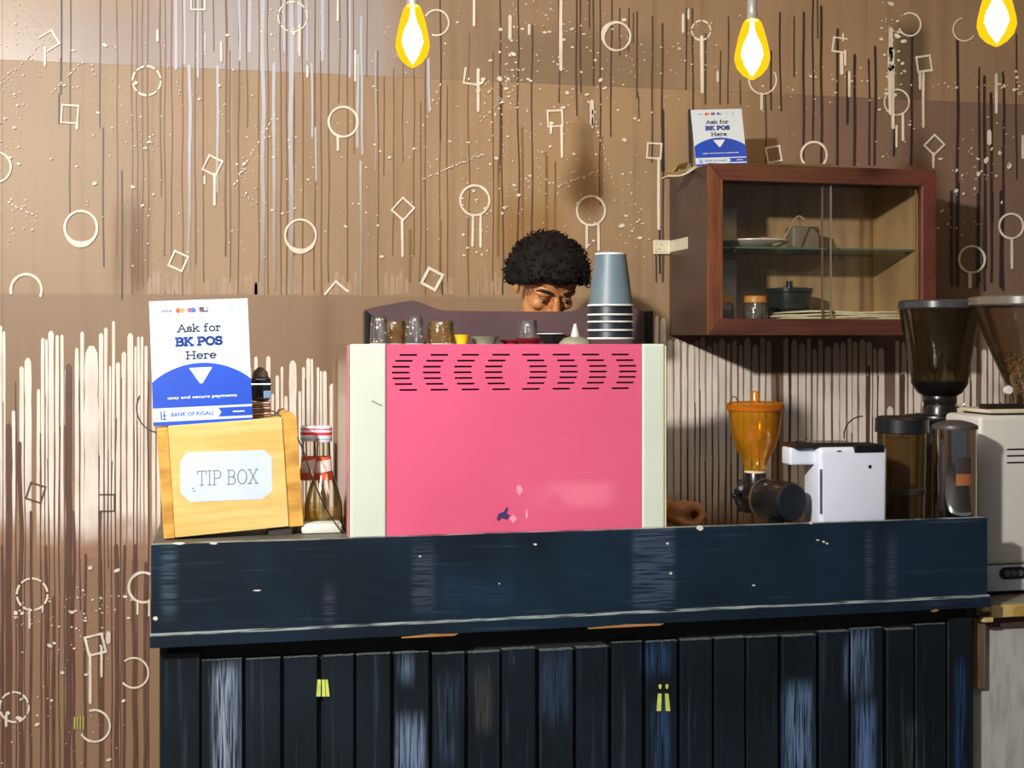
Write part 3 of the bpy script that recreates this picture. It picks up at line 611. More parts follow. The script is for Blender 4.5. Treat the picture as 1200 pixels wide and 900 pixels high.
# stack of upturned paper cups
m_cupblue = mat('grey_blue_card', (102, 118, 126), .45, col2=(88, 106, 116), scale=16, stretch=(1,1,.5))
m_cupnavy = mat('dark_navy_card', (28, 32, 44), .45)
m_cuprim = mat('white_card_rim', (236, 234, 226), .5)
PYc = 3.20; xc = X(715.5, PYc)
cup_z = [Z(715, y, PYc) for y in (397.5, 388, 378.2, 370, 359)]
pos_ = ['lowest', 'second from the bottom', 'middle', 'second from the top']
rb_, rt_ = .0595, .0405
def paper_cup(z, m, label):
    t = empty('paper_cup', (xc, PYc, z), label, 'paper cup', 'stacked paper cups on the machine')
    hgt = .134
    link('cup_wall', lathe(BM(), [(rb_-.0015, .003), (rt_, hgt), (rt_-.001, hgt), (rb_-.003, .003), (rb_-.0015, .003)], seg=40), m, t, smooth=True, local=True)
    link('rim', lathe(BM(), [(rb_-.003, 0), (rb_+.001, 0), (rb_+.002, .0022), (rb_+.001, .0045), (rb_-.003, .0045), (rb_-.003, 0)], seg=40), m_cuprim, t, smooth=True, local=True)
    link('cup_base', lathe(BM(), [(0, hgt-.006), (rt_-.0015, hgt-.006), (rt_-.0015, hgt-.0005), (rt_+.0005, hgt-.0005), (rt_+.0005, hgt+.004), (rt_-.002, hgt+.004), (rt_-.003, hgt-.003), (0, hgt-.003)], seg=40), m_cuprim, t, local=True)
for i, z in enumerate(cup_z[:4]): paper_cup(z, m_cupnavy, 'dark navy upturned paper cup, %s of the stack' % pos_[i])
paper_cup(cup_z[4], m_cupblue, 'grey blue upturned paper cup on top of the stack')

# ------------------------------------------------------------------ lettering drawn as strokes (slab serif)
def arc(cx, cy, rx, ry, a0, a1, n=10):
    return [(cx+rx*math.cos(math.radians(a0+(a1-a0)*i/n)), cy+ry*math.sin(math.radians(a0+(a1-a0)*i/n))) for i in range(n+1)]
def sf(x, y, w=.16): return [(x-w, y), (x+w, y)]
G = {
 'A': (.86, [[(.1,0),(.43,1),(.76,0)], [(.22,.36),(.64,.36)], sf(.1,0,.12), sf(.76,0,.12)]),
 's': (.52, [arc(.26,.50,.17,.155,20,250,9)+arc(.26,.185,.18,.17,90,-160,9), [(.42,.62),(.42,.5)], [(.09,.2),(.09,.04)]]),
 'k': (.66, [[(.14,0),(.14,1)], [(.14,.28),(.5,.64)], [(.28,.40),(.56,0)], sf(.14,0,.12), [(.02,1),(.14,1)], sf(.5,.65,.1), sf(.56,0,.1)]),
 'f': (.46, [[(.16,0),(.16,.8)]+arc(.32,.8,.16,.2,180,60,6), [(.03,.62),(.36,.62)], sf(.16,0,.13)]),
 'o': (.64, [arc(.31,.325,.24,.325,0,360,20)]),
 'r': (.50, [[(.14,0),(.14,.65)], arc(.32,.36,.18,.28,175,70,7), [(.02,.65),(.14,.65)], sf(.14,0,.13), [(.38,.62),(.42,.5)]]),
 'e': (.62, [[(.07,.34),(.54,.34)]+arc(.30,.325,.24,.325,5,315,18)]),
 'B': (.80, [[(.16,0),(.16,1)], [(.04,1),(.42,1)]+arc(.42,.76,.22,.24,90,-90,8)+[(.16,.52)], [(.42,.52)]+arc(.44,.26,.25,.26,90,-90,8)+[(.04,0)]]),
 'K': (.88, [[(.16,0),(.16,1)], [(.16,.38),(.66,.98)], [(.34,.58),(.74,0)], sf(.16,0,.13), sf(.16,1,.13), sf(.66,1,.12), sf(.74,0,.12)]),
 'P': (.76, [[(.16,0),(.16,1)], [(.04,1),(.42,1)]+arc(.42,.73,.25,.27,90,-90,9)+[(.16,.46)], sf(.16,0,.14)]),
 'O': (.92, [arc(.45,.5,.36,.5,0,360,24)]),
 'S': (.70, [arc(.34,.755,.24,.245,25,255,9)+arc(.34,.255,.26,.255,90,-165,9), [(.57,.98),(.57,.76)], [(.08,.26),(.08,.03)]]),
 'H': (.92, [[(.17,0),(.17,1)], [(.73,0),(.73,1)], [(.17,.5),(.73,.5)], sf(.17,0,.13), sf(.17,1,.13), sf(.73,0,.13), sf(.73,1,.13)]),
 'T': (.82, [[(.40,0),(.40,1)], [(.06,1),(.74,1)], [(.06,1),(.06,.78)], [(.74,1),(.74,.78)], sf(.40,0,.14)]),
 'I': (.42, [[(.20,0),(.20,1)], sf(.20,0,.14), sf(.20,1,.14)]),
 'X': (.86, [[(.12,0),(.70,1)], [(.12,1),(.70,0)], sf(.12,0,.12), sf(.12,1,.12), sf(.70,0,.12), sf(.70,1,.12)]),
 ' ': (.38, []),
}
def letters(bm, text, x0, x1, z, h, w, y=0.0):
    """lay the text out between x0 and x1 with baseline z in the plane y (facing -Y)"""
    tot = sum(G[c][0] for c in text); k = (x1-x0)/tot; x = x0
    for c in text:
        for st in G[c][1]:
            q = [Vector((x+p[0]*k, z+p[1]*h)) for p in st]
            for a, b in zip(q, q[1:]):
                d = (b-a); 
                if d.length < 1e-7: continue
                d.normalize(); n_ = Vector((-d.y, d.x))*w/2; e = d*w*.35
                prism(bm, [tuple(a-e+n_), tuple(a-e-n_), tuple(b+e-n_), tuple(b+e+n_)], y-.0003, y)
        x += G[c][0]*k
def text_mesh(name, body, x0, x1, z, h, y, m, parent, bold=False):
    cu = bpy.data.curves.new(name, 'FONT'); cu.body = body; cu.size = 1; cu.extrude = 0; cu.resolution_u = 3
    if bold: cu.offset = .018
    o = bpy.data.objects.new(name, cu); C.objects.link(o)
    bpy.context.view_layer.update()
    me = bpy.data.meshes.new_from_object(o.evaluated_get(bpy.context.evaluated_depsgraph_get()))
    bpy.data.objects.remove(o); bpy.data.curves.remove(cu)
    mnx = min(v.co.x for v in me.vertices); mxx = max(v.co.x for v in me.vertices); mny = min(v.co.y for v in me.vertices); mxy = max(v.co.y for v in me.vertices)
    for v in me.vertices: v.co = Vector((x0+(v.co.x-mnx)/(mxx-mnx)*(x1-x0), y, z+(v.co.y-mny)/(mxy-mny)*h))
    me.materials.append(m); o = bpy.data.objects.new(name, me); C.objects.link(o); o.parent = parent
    W[o.name] = wm(parent)
    return o
m_ink = mat('navy_ink', (34, 50, 84), .6); m_blueink = mat('blue_ink', (28, 70, 170), .6); m_blue = mat('blue_print', (8, 70, 188), .45, col2=(8, 66, 180))
m_card = mat('white_acrylic_card', (204, 218, 230), .35, col2=(200, 215, 228), coat=.2); m_wprint = mat('white_print', (240, 244, 248), .5)
def pos_sign(loc, rot, w, h, label, small=False):
    """card standing on its lower edge; local x right, z up, printed side facing -Y"""
    t = empty('card_sign', loc, label, 'sign', None, rot)
    link('card', box(BM(), -w/2, w/2, 0, .004, 0, h, .0008, 1), m_card, t, local=True)
    U = lambda u: (u-.5)*w; V = lambda v: v*h
    y = -.0002
    bm = BM(); pts = [(U(.012), V(.03)), (U(.988), V(.03))]
    pts = [(U(0), V(.14)), (U(1), V(.14))]
    for i in range(21):
        u = 1-i/20; pts.append((U(u), V(.345+.145*(1-((u-.5)*2)**2)**.9)))
    prism(bm, pts, y-.0003, y)
    prism(bm, [(U(0), V(0)), (U(1), V(0)), (U(1), V(.03)), (U(0), V(.03))], y-.0003, y)
    prism(bm, [(U(.655), V(.05)), (U(1), V(.05)), (U(1), V(.122)), (U(.655), V(.122)), (U(.685), V(.086))], y-.0003, y)
    link('blue_print', bm, m_blue, t, local=True)
    bm = BM(); prism(bm, [(U(.375), V(.452)), (U(.61), V(.452)), (U(.505), V(.325)), (U(.48), V(.325))], y-.0007, y-.0003)
    link('arrow_mark', bm, m_wprint, t, local=True); bm = BM()
    prism(bm, [(U(.80), V(.081)), (U(.92), V(.081)), (U(.92), V(.090)), (U(.80), V(.090))], y-.0007, y-.0003)
    link('printed_bar', bm, m_wprint, t, local=True)
    hh = .058*h
    bm = BM(); letters(bm, 'Ask for', U(.27), U(.715), V(.745), hh, .0105*w*1.35, y)
    link('lettering', bm, m_ink, t, local=True, label='dark blue slab lettering reading Ask for', kind='stuff'); bm = BM()
    letters(bm, 'Here', U(.345), U(.66), V(.525), hh, .0105*w*1.35, y)
    link('lettering', bm, m_ink, t, local=True, label='dark blue slab lettering reading Here', kind='stuff')
    bm = BM(); letters(bm, 'BK POS', U(.25), U(.725), V(.635), hh*1.02, .0105*w*2.3, y)
    link('lettering', bm, m_blueink, t, local=True, label='bold blue slab lettering', kind='stuff')
    text_mesh('small_text', 'easy and secure payments', U(.15), U(.85), V(.20), .030*h, y-.0007, m_wprint, t, True)
    text_mesh('small_text', 'BANK OF KIGALI', U(.18), U(.60), V(.068), .032*h, y-.0003, m_blue, t, True)
    text_mesh('small_text', 'VISA', U(.115), U(.23), V(.905), .022*h, y-.0003, m_blueink, t, True)
    bm = BM()
    for a, b in ((.075, .09), (.105, .12)):
        prism(bm, [(U(a), V(.045)), (U(b-.004), V(.045)), (U(b-.004), V(.115)), (U(a), V(.115))], y-.0003, y)
    for v0 in (.045, .075): prism(bm, [(U(.09), V(v0)), (U(.135), V(v0)), (U(.135), V(v0+.007)), (U(.09), V(v0+.007))], y-.0003, y)
    link('emblem', bm, m_blue, t, local=True)
    def disc(name, items):
        for u, v, r, col, lay in items:
            bm = BM(); prism(bm, [(U(u)+r*w*math.cos(2*PI*k/18), V(v)+r*w*math.sin(2*PI*k/18)) for k in range(18)], y-.0003-lay*.0002, y)
            link(name, bm, mat('print_%d_%d_%d' % col, col, .5), t, local=True)
    disc('card_logo_disc', [(.29,.918,.027,(214,70,60),0), (.325,.918,.027,(240,160,70),1), (.405,.918,.027,(196,80,110),0), (.44,.918,.027,(60,110,200),1)])
    for u0, u1, v0, v1, col in ((.50,.59,.90,.94,(44,56,90)), (.503,.53,.903,.92,(206,60,70)), (.548,.583,.912,.936,(210,222,232)), (.64,.73,.927,.932,(172,182,190)), (.64,.73,.913,.917,(172,182,190)), (.77,.86,.90,.906,(150,184,214)), (.80,.83,.912,.94,(170,196,220))):
        lay = .0005 if col in ((206,60,70),(210,222,232)) else .0003
        bm = BM(); prism(bm, [(U(u0),V(v0)),(U(u1),V(v0)),(U(u1),V(v1)),(U(u0),V(v1))], y-lay, y); link('card_logo', bm, mat('print_%d_%d_%d' % col, col, .5), t, local=True)
    return t

# ------------------------------------------------------------------ tip box with its sign
m_pine = NT('yellow_pine')
nz = m_pine.noise(3.2, 4, (1.2, 1, 7)); n2 = m_pine.noise(2.2, 3, (2.2, 1, 2.2))
wv = m_pine.n('ShaderNodeTexWave', wave_type='RINGS'); wv.inputs['Scale'].default_value = 5.5; wv.inputs['Distortion'].default_value = 3.5; wv.inputs['Detail'].default_value = 2
tc = m_pine.n('ShaderNodeTexCoord'); mp_ = m_pine.n('ShaderNodeMapping'); mp_.inputs['Location'].default_value = (.06, 0, .12); mp_.inputs['Scale'].default_value = (1.3, 1, 2.6)
m_pine.t.links.new(tc.outputs['Object'], mp_.inputs[0]); m_pine.t.links.new(mp_.outputs[0], wv.inputs[0])
c = m_pine.mix(m_pine.ramp(nz, .3, .7), L((220, 192, 122)), L((210, 174, 98)))
c = m_pine.mix(m_pine.math('MULTIPLY', m_pine.ramp(wv.outputs[1], .6, 1), m_pine.math('MULTIPLY', m_pine.ramp(n2, .45, .65), .35)), c, L((204, 152, 70)))
m_pine.set(m_pine.b.inputs['Base Color'], c); m_pine.b.inputs['Roughness'].default_value = .5; m_pine = m_pine.m
m_pine2 = mat('darker_pine_edge', (216, 166, 78), .5, col2=(176, 124, 52), scale=9, stretch=(1,1,3))
TY = 3.075
pA = P(194, 632, TY); pB = P(341, 620, TY)
bw = .318; bh = .262; roll = math.radians(-3.6)
tip = empty('tip_box', (pA.x, TY, pA.z), 'yellow pine tip box with white paper label, on the left end of the bar', 'box', None, (0, roll, math.radians(3)))
bd = .17
link('front_board', box(BM(), .022, bw-.034, -.004, .012, 0.002, bh, .0015, 2), m_pine, tip, local=True)
bmq = BM(); box(bmq, -.004, .022, 0, bd, 0, bh-.003, .003, 2); link('side_board', bmq, m_pine2, tip, local=True)
bm = BM(); pts = [(bw-.034, 0), (bw, 0), (bw, bh-.005), (bw-.006, bh+.006), (bw-.016, bh+.012), (bw-.028, bh+.010), (bw-.034, bh)]
prism(bm, pts, 0, bd); link('side_board', bm, m_pine2, tip, local=True)
link('top_board', box(BM(), .022, bw-.034, .012, bd, bh-.012, bh-.001), m_pine, tip, local=True)
link('rear_board', box(BM(), .022, bw-.034, bd-.012, bd, 0.002, bh-.013), m_pine, tip, local=True)
link('base_board', box(BM(), .022, bw-.034, .012, bd-.012, 0.002, .012), m_pine2, tip, local=True)
# label: octagonal paper
sx = .97/478; lu = lambda px: (px-184)*.00215-.004
lx0, lx1, lz0, lz1, ch = .047, .268-.013, .074, .192, .022
lx0, lx1, lz0, lz1 = -.105, .105, -.058, .058
LR = Matrix.Translation(Vector((.147, 0, .135))) @ Matrix.Rotation(-roll*.9, 4, 'Y')
bm = BM(); prism(bm, [(lx0+ch,lz0),(lx1-ch,lz0),(lx1,lz0+ch*.8),(lx1,lz1-ch*.8),(lx1-ch*.8,lz1),(lx0+ch*.7,lz1),(lx0,lz1-ch),(lx0,lz0+ch)], -.0046, -.004)
bm.transform(LR); plab = link('paper_label', bm, mat('pale_blue_paper', (200, 211, 222), .7, col2=(192, 204, 216)), tip, local=True)
bm = BM(); letters(bm, 'TIP BOX', -.068, .074, -.020, .033, .0021, -.0047); bm.transform(LR); link('lettering', bm, mat('grey_ink', (112, 120, 132), .7), plab, local=True, label='thin grey serif lettering', kind='stuff')
for a, b in ((-.079, -.028), (-.077, -.034)):
    bm = BM(); prism(bm, [(a,b),(a+.006,b+.002),(a+.007,b+.003),(a+.001,b+.0018)], -.0052, -.0047); bm.transform(LR)
    link('ink_tick', bm, m_black, plab, local=True)
link('wooden_shim', box(BM(), pA.x+.235, pA.x+.29, TY+.02, TY+.16, CT+.0005, CT+.018), mat('dark_shim', (52, 44, 36), .7), label='dark wooden shim under the right end of the tip box', cat='block')
# the sign stands on the box
TM = wm(tip)
sl = TM @ Vector((.004+.108, .012, bh+.003))
pos_sign((P(238.5, 500, TY+.01).x, TY+.012, P(238.5, 497, TY+.01).z+.001), (math.radians(-4), roll*.62, 0), .2265, .292, 'white and blue card sign standing on the tip box')
tb = lambda u, y, v: TM @ Vector((u, y, v))
# stacked wooden coasters and the dark roll beside the sign
m_cst = mat('brown_card', (150, 104, 84), .6, col2=(120, 80, 62)); m_cst2 = mat('pale_card', (196, 160, 140), .6)
for i in range(6):
    o = link('coaster', None or box(BM(), -.035, .035, -.03, .03, 0, .0045, .0015, 2), m_cst if i % 2 == 0 else m_cst2, local=True, label='thin brown coaster, number %s from the bottom of the pile by the sign' % ['one', 'two', 'three', 'four', 'five', 'six'][i], cat='coaster', group='coasters piled on the tip box')
    q = tb(.230, .085, bh+.0005+i*.0062); o.location = q; o.rotation_euler = (0, roll, random.uniform(-.06, .06))
    if i == 5: topz = q.z+.005
rd = empty('card_reader', (tb(.226, .085, 0).x, TY+.09, topz+.002), 'small black and chrome card reader behind the sign on the coasters', 'card reader')
link('body', box(BM(), -.026, .022, -.022, .024, 0, .062, .012, 3), mat('black_gloss_plastic', (22, 26, 32), .2, coat=.6), rd, smooth=True, local=True)
link('chrome_band', box(BM(), -.027, .0235, -.023, .025, .038, .044, .002, 2), mat('chrome', (210, 216, 222), .1, metal=1), rd, local=True)
link('top_cap', lathe(BM(), [(0, .059), (.020, .059), (.017, .072), (.006, .082), (0, .083)], c=(-.003, 0, 0), seg=20), mat('brown_plastic', (92, 70, 58), .4), rd, smooth=True, local=True)
link('blue_key', box(BM(), .004, .0232, -.0235, -.018, .008, .026, .002, 2), mat('blue_grey_plastic', (120, 142, 168), .3), rd, local=True)
cb = [P(305, 478, 3.13), P(322, 483, 3.12), P(337, 496, 3.10), P(352, 520, 3.09), P(366, 560, 3.08), P(380, 592, 3.075), P(396, 618, 3.075), P(402, 625, 3.078)]
link('power_cable', tube(BM(), curve_pts(cb, 6), .0018, 6), mat('black_rubber', (30, 30, 32), .5), smooth=True, label='thin black cable hanging from the tip box to the pink machine', cat='cable')

# ------------------------------------------------------------------ syrup bottles
m_bglass = glass('bottle_glass', (254, 252, 244), .3, .05, .02, (220, 210, 180)); m_syr = glass('amber_syrup', (252, 244, 206), .15, .1, .16, (216, 190, 100))
def bottle(px, Y, label, dark):
    x = X(px, Y); t = empty('syrup_bottle', (x, Y, CT), label, 'bottle', 'syrup bottles left of the pink machine')
    R_ = .047; k = (Z(px, 505, Y)-CT)/.250
    pr = [(0, 0), (R_*.94, 0), (R_, .006), (R_, .050), (R_*.97, .066), (R_*.78, .100), (.026, .132), (.019, .160), (.0165, .225), (.0165, .232)]
    link('glass_body', lathe(BM(), [(r, z*k) for r, z in pr], seg=32), m_bglass, t, smooth=True, local=True)
    link('syrup', lathe(BM(), [(0, .006), (R_*.9, .007), (R_*.93, .040*k), (R_*.9, .046*k), (0, .046*k)], seg=28), m_syr, t, smooth=True, local=True)
    cz = .222*k
    bcap = link('cap', lathe(BM(), [(0, cz+.040), (.017, cz+.040), (.021, cz+.034), (.0215, cz+.002), (.020, cz), (0, cz)], seg=28), mat('white_cap', (226, 226, 232), .4), t, smooth=True, local=True)
    for a, b, m in ((.030, .034, 'pink_band'), (.017, .024, 'red_band'), (.006, .009, 'blue_band')):
        col = {'pink_band': (214, 110, 130), 'red_band': (214, 50, 66), 'blue_band': (130, 170, 210)}[m]
        link(m, lathe(BM(), [(.0205, cz+a), (.0219, cz+a), (.0219, cz+b), (.0205, cz+b)], seg=28), mat(m, col, .4), bcap, local=True)
    # neck label: orange with a white slanting field
    z0, z1 = Z(px, 562, Y)-CT, Z(px, 535, Y)-CT
    nlab = link('neck_label', lathe(BM(), [(.0236, z0), (.0215, (z0+z1)/2), (.0196, z1)], seg=28), mat('orange_label', (228, 92, 46), .5), t, smooth=True, local=True)
    bm = BM(); n = 14
    for i in range(n):
        a0 = math.radians(-150+i*120/n); a1 = math.radians(-150+(i+1)*120/n)
        def q(a, f):
            zz = z0+(z1-z0)*f; r = .0240-(.0236-.0196)*f+.0006; return bm.verts.new((r*math.cos(a), r*math.sin(a), zz))
        f0 = .30+.12*i/n; f1 = .30+.12*(i+1)/n
        bm.faces.new((q(a0, f0), q(a1, f1), q(a1, min(1, f1+.50)), q(a0, min(1, f0+.50))))
    link('label_field', bm, mat('white_label', (240, 232, 218), .5), nlab, local=True, label='white slanting field')
    if dark:
        z0, z1 = .030, .078
        bm = BM()
        for i in range(8):
            a0 = math.radians(-165+i*6); a1 = math.radians(-165+(i+1)*6)
            bm.faces.new([bm.verts.new(((R_+.0006)*math.cos(a), (R_+.0006)*math.sin(a), z)) for a, z in ((a0,.014),(a1,.014),(a1,.064),(a0,.064))])
        link('side_label', bm, mat('dark_label', (62, 48, 32), .5), t, local=True, label='dark brown label')
    return t
bottle(379, 3.21, 'clear syrup bottle with striped cap, nearer one beside the pink machine', False)
bottle(362, 3.33, 'clear syrup bottle with dark side label, standing behind the nearer bottle', True)
bx = P(378, 628, 3.10)
bm = BM(); box(bm, bx.x-.050, bx.x+.046, 3.095, 3.155, CT+.0005, CT+.024, .006, 2)
link('folded_cloth', bm, mat('white_cloth', (214, 218, 204), .85, col2=(196, 200, 186), scale=30, bump=.4), smooth=True, label='small folded white cloth in front of the syrup bottles', cat='cloth')

# ------------------------------------------------------------------ amber hopper coffee grinder
GY = 3.20
gx = X(885, GY)
gr = empty('small_coffee_grinder', (gx, GY, CS), 'small black coffee grinder with amber see-through hopper on the bar', 'coffee grinder')
m_amb = glass('amber_plastic', (252, 232, 166), .24, .10, .16, (232, 168, 40)); m_amb2 = glass('amber_plastic_rim', (248, 214, 140), .2, .15, .30, (220, 136, 36))
m_blk = mat('black_satin_metal', (20, 20, 22), .28, col2=(28, 26, 26), coat=.4)
s = GY/F/.945
zz = lambda py: Z(885, py, GY)-CS
prof = [(.0255, 553), (.0268, 546), (.033, 537), (.047, 524), (.057, 508), (.0615, 490), (.064, 476)]
link('hopper', lathe(BM(), [(r*1.12, zz(y)) for r, y in prof]+[(.070, zz(476)), (.067, zz(490)), (.059, zz(508)), (.045, zz(525)), (.031, zz(539))], seg=36), m_amb, gr, smooth=True, local=True)
glid = link('lid', lathe(BM(), [(0, zz(470)), (.062, zz(471)), (.0775, zz(473)), (.078, zz(480)), (.072, zz(481)), (.072, zz(476)), (0, zz(475))], seg=36), m_amb2, gr, smooth=True, local=True)
link('lid_knob', lathe(BM(), [(0, zz(458)), (.009, zz(458.5)), (.0115, zz(461)), (.0105, zz(469)), (.013, zz(471)), (0, zz(471))], seg=20), m_amb2, glid, smooth=True, local=True)
link('cone_baffle', lathe(BM(), [(0, zz(497)), (.030, zz(512)), (.030, zz(514)), (0, zz(505))], seg=24), m_amb2, gr, local=True)
link('wire_clip', tube(BM(), curve_pts([(-.077, -.01, zz(474)), (-.073, -.012, zz(467)), (-.064, -.012, zz(464)), (-.056, -.012, zz(468)), (-.052, -.01, zz(471))], 4), .0014, 6), m_blk, gr, local=True)
link('neck', lathe(BM(), [(.0275, zz(572)), (.0275, zz(554)), (.024, zz(551.5)), (0, zz(551.5))], seg=28), m_blk, gr, smooth=True, local=True)
link('neck_ring', lathe(BM(), [(.0255, zz(554)), (.029, zz(553.5)), (.029, zz(551)), (.0255, zz(550.5))], seg=28), mat('cream_ring', (220, 200, 170), .4), gr, local=True)
# motor barrel pointing to the front right
ax = Vector((math.sin(math.radians(16)), -math.cos(math.radians(16)), 0)); R1 = .0515
front = P(929, 590, 3.07); front.z = Z(929, 589, 3.07)
ce = front - Vector((gx, GY, CS)); st_ = ce-ax*.165
barrel = link('motor_barrel', lathe(BM(), [(0, 0), (.030, 0), (.040, .006), (.044, .03), (R1, .05), (R1, .155), (R1-.004, .1635), (R1-.008, .165), (0, .165)], c=tuple(st_), seg=40, M=aim(ax)), m_blk, gr, smooth=True, local=True)
link('end_cap', lathe(BM(), [(0, .1655), (R1-.006, .1655), (R1-.003, .164)], c=tuple(st_), seg=40, M=aim(ax)), mat('blue_black_plastic', (20, 28, 38), .5), barrel, local=True)
link('ring_seam', lathe(BM(), [(R1-.001, .052), (R1+.0012, .053), (R1+.0012, .057), (R1-.001, .058)], c=tuple(st_), seg=40, M=aim(ax)), mat('brown_ring', (96, 72, 48), .35), barrel, smooth=True, local=True)
# grinding head at the back end with star nut, knob and foot
link('grinding_head', lathe(BM(), [(0, -.030), (.020, -.030), (.030, -.022), (.047, -.016), (.0475, -.004), (.040, .004), (0, .004)], c=tuple(st_), seg=32, M=aim(ax)), m_blk, gr, smooth=True, local=True)
bm = BM()
for k in range(6):
    a = k*PI/3; q = aim(ax) @ Vector((.040*math.cos(a), .040*math.sin(a), -.020)); blob(bm, st_+q, (.010, .010, .010), 10)
link('adjusting_nut', bm, m_blk, gr, smooth=True, local=True)
link('side_knob', lathe(BM(), [(0, 0), (.005, 0), (.005, .016), (.009, .019), (.009, .028), (0, .031)], c=tuple(st_+Vector((-.030, -.02, .012))), seg=16, M=aim((-1, -.2, .1))), m_blk, gr, smooth=True, local=True)
link('chute', box(BM(), -.022, .022, -.03, .02, zz(590), zz(569), .004, 2), m_blk, gr, local=True)
bm = BM(); box(bm, ce.x-.06, ce.x+.01, ce.y+.025, ce.y+.10, .0005, .012, .003, 2); box(bm, ce.x-.032, ce.x-.010, ce.y+.03, ce.y+.085, .01, .06)
link('foot', bm, m_blk, gr, local=True)
bm = BM(); Mx = aim(ax)
for i in range(8):
    f = lambda a, t: st_+Mx @ Vector(((R1+.0006)*math.cos(a), (R1+.0006)*math.sin(a), t))
    upv = Mx.inverted() @ Vector((0, 0, 1)); a_up = math.atan2(upv.y, upv.x)
    dirs = Mx.inverted() @ Vector((.3, -1, 0)); 
    sgn = 1 if math.sin(math.atan2(dirs.y, dirs.x)-a_up) > 0 else -1
    a0 = a_up+sgn*math.radians(8+i*5); a1 = a_up+sgn*math.radians(8+(i+1)*5)
    q0 = 4*(i/8-.5)**2; q1 = 4*((i+1)/8-.5)**2
    bm.faces.new([bm.verts.new(f(a, t)) for a, t in ((a0,.09+.02*q0),(a0,.140),(a1,.140),(a1,.09+.02*q1))])
link('orange_sticker', bm, mat('orange_sticker', (226, 104, 72), .5), barrel, local=True, label='orange sticker')

# ------------------------------------------------------------------ white jug-like carafe
JY = 3.06
xl_, xr_ = X(961, JY), X(1040, JY); zt = Z(1000, 524, JY); zbm = CS+.001
jug = empty('insulated_jug', ((xl_+xr_)/2, JY+.05, CS), 'white square-sided jug with black lid and left handle on the bar', 'jug')
m_jw = mat('white_plastic', (216, 220, 232), .35, col2=(212, 216, 228), coat=.2)
bm = BM(); box(bm, xl_, xr_, JY, JY+.10, zbm, zt, .012, 4)
for v in bm.verts:
    if v.co.x < (xl_+xr_)/2: v.co.x += .0 if v.co.z > zt-.05 else 0
    k = (v.co.z-zbm)/(zt-zbm); v.co.x = (xl_+xr_)/2+(v.co.x-(xl_+xr_)/2)*(1.0+.035*(k-.4))
link('body', bm, m_jw, jug, smooth=True)
hx0 = X(932, JY)
bm = BM(); box(bm, hx0, xl_+.02, JY+.03, JY+.085, Z(945, 545, JY+.03), Z(945, 524.5, JY+.03), .005, 3)
link('handle', bm, m_jw, jug, smooth=True)
bm = BM(); prism(bm, [(X(934,JY),zt), (X(936,JY),zt+.008), (X(955,JY),zt+.012), (X(1006,JY),zt+.011), (X(1008,JY),zt), ], JY+.012, JY+.09)
link('lid', bm, mat('brown_black_lid', (38, 30, 26), .25, coat=.5), jug)
link('lid_catch', box(BM(), X(1001,JY), X(1036,JY), JY-.004, JY+.08, Z(1018, 530.5, JY), zt+.006, .004, 2), mat('black_catch', (14, 16, 20), .4), jug)
link('seam_slit', box(BM(), X(961.5,JY), X(963,JY), JY-.0015, JY+.004, Z(962, 602, JY), Z(962, 550, JY)), mat('grey_slit', (92, 94, 104), .5), jug)
link('button', lathe(BM(), [(0, 0), (.005, .0), (.005, .002), (0, .003)], c=(X(1019.5,JY), JY+.0015, Z(1019, 547, JY)), seg=14, M=aim((0,-1,0))), m_black, jug)
link('vent_slot', box(BM(), X(981,JY), X(986,JY), JY-.001, JY+.003, Z(983, 529.5, JY), Z(983, 528, JY)), m_black, jug)

# ------------------------------------------------------------------ smoked jar with black lid
QY = 3.235; qx = X(1057, QY)
jar = empty('smoked_jar', (qx, QY, CS), 'tall brown smoked see-through jar with black lid, between white jug and steel canister', 'jar')
zz = lambda py: Z(1057, py, QY)-CS
link('jar_wall', lathe(BM(), [(.058, .002), (.060, .02), (.066, zz(505)), (.064, zz(505)), (.058, .022), (.056, .004)], seg=36), glass('smoked_plastic', (220, 206, 172), .18, .1, .16, (104, 86, 54)), jar, smooth=True, local=True)
link('coffee_filling', lathe(BM(), [(0, .004), (.054, .004), (.055, zz(577)), (.0, zz(577))], seg=30), mat('ground_coffee', (90, 70, 36), .8, col2=(58, 42, 22), scale=60), jar, smooth=True, local=True)
link('inner_sleeve', box(BM(), -.036, .012, -.028, .020, zz(574), zz(512), .003, 2), mat('tan_paper', (150, 122, 74), .8, col2=(128, 84, 44), scale=9), jar, local=True)
link('lid', lathe(BM(), [(0, zz(487)), (.064, zz(488)), (.072, zz(491)), (.073, zz(506)), (.066, zz(507)), (0, zz(507))], seg=40), mat('black_lid_plastic', (22, 26, 30), .35), jar, smooth=True, local=True)
link('band', lathe(BM(), [(.0605, zz(578)), (.0635, zz(577)), (.0635, zz(571)), (.0605, zz(570))], seg=36), mat('dark_band', (48, 40, 30), .4), jar, smooth=True, local=True)
link('spoon_stick', tube(BM(), [(-.045, -.02, .02), (-.055, -.012, zz(545))], .0035, 8), mat('pale_bamboo', (206, 178, 96), .6), jar, smooth=True, local=True)
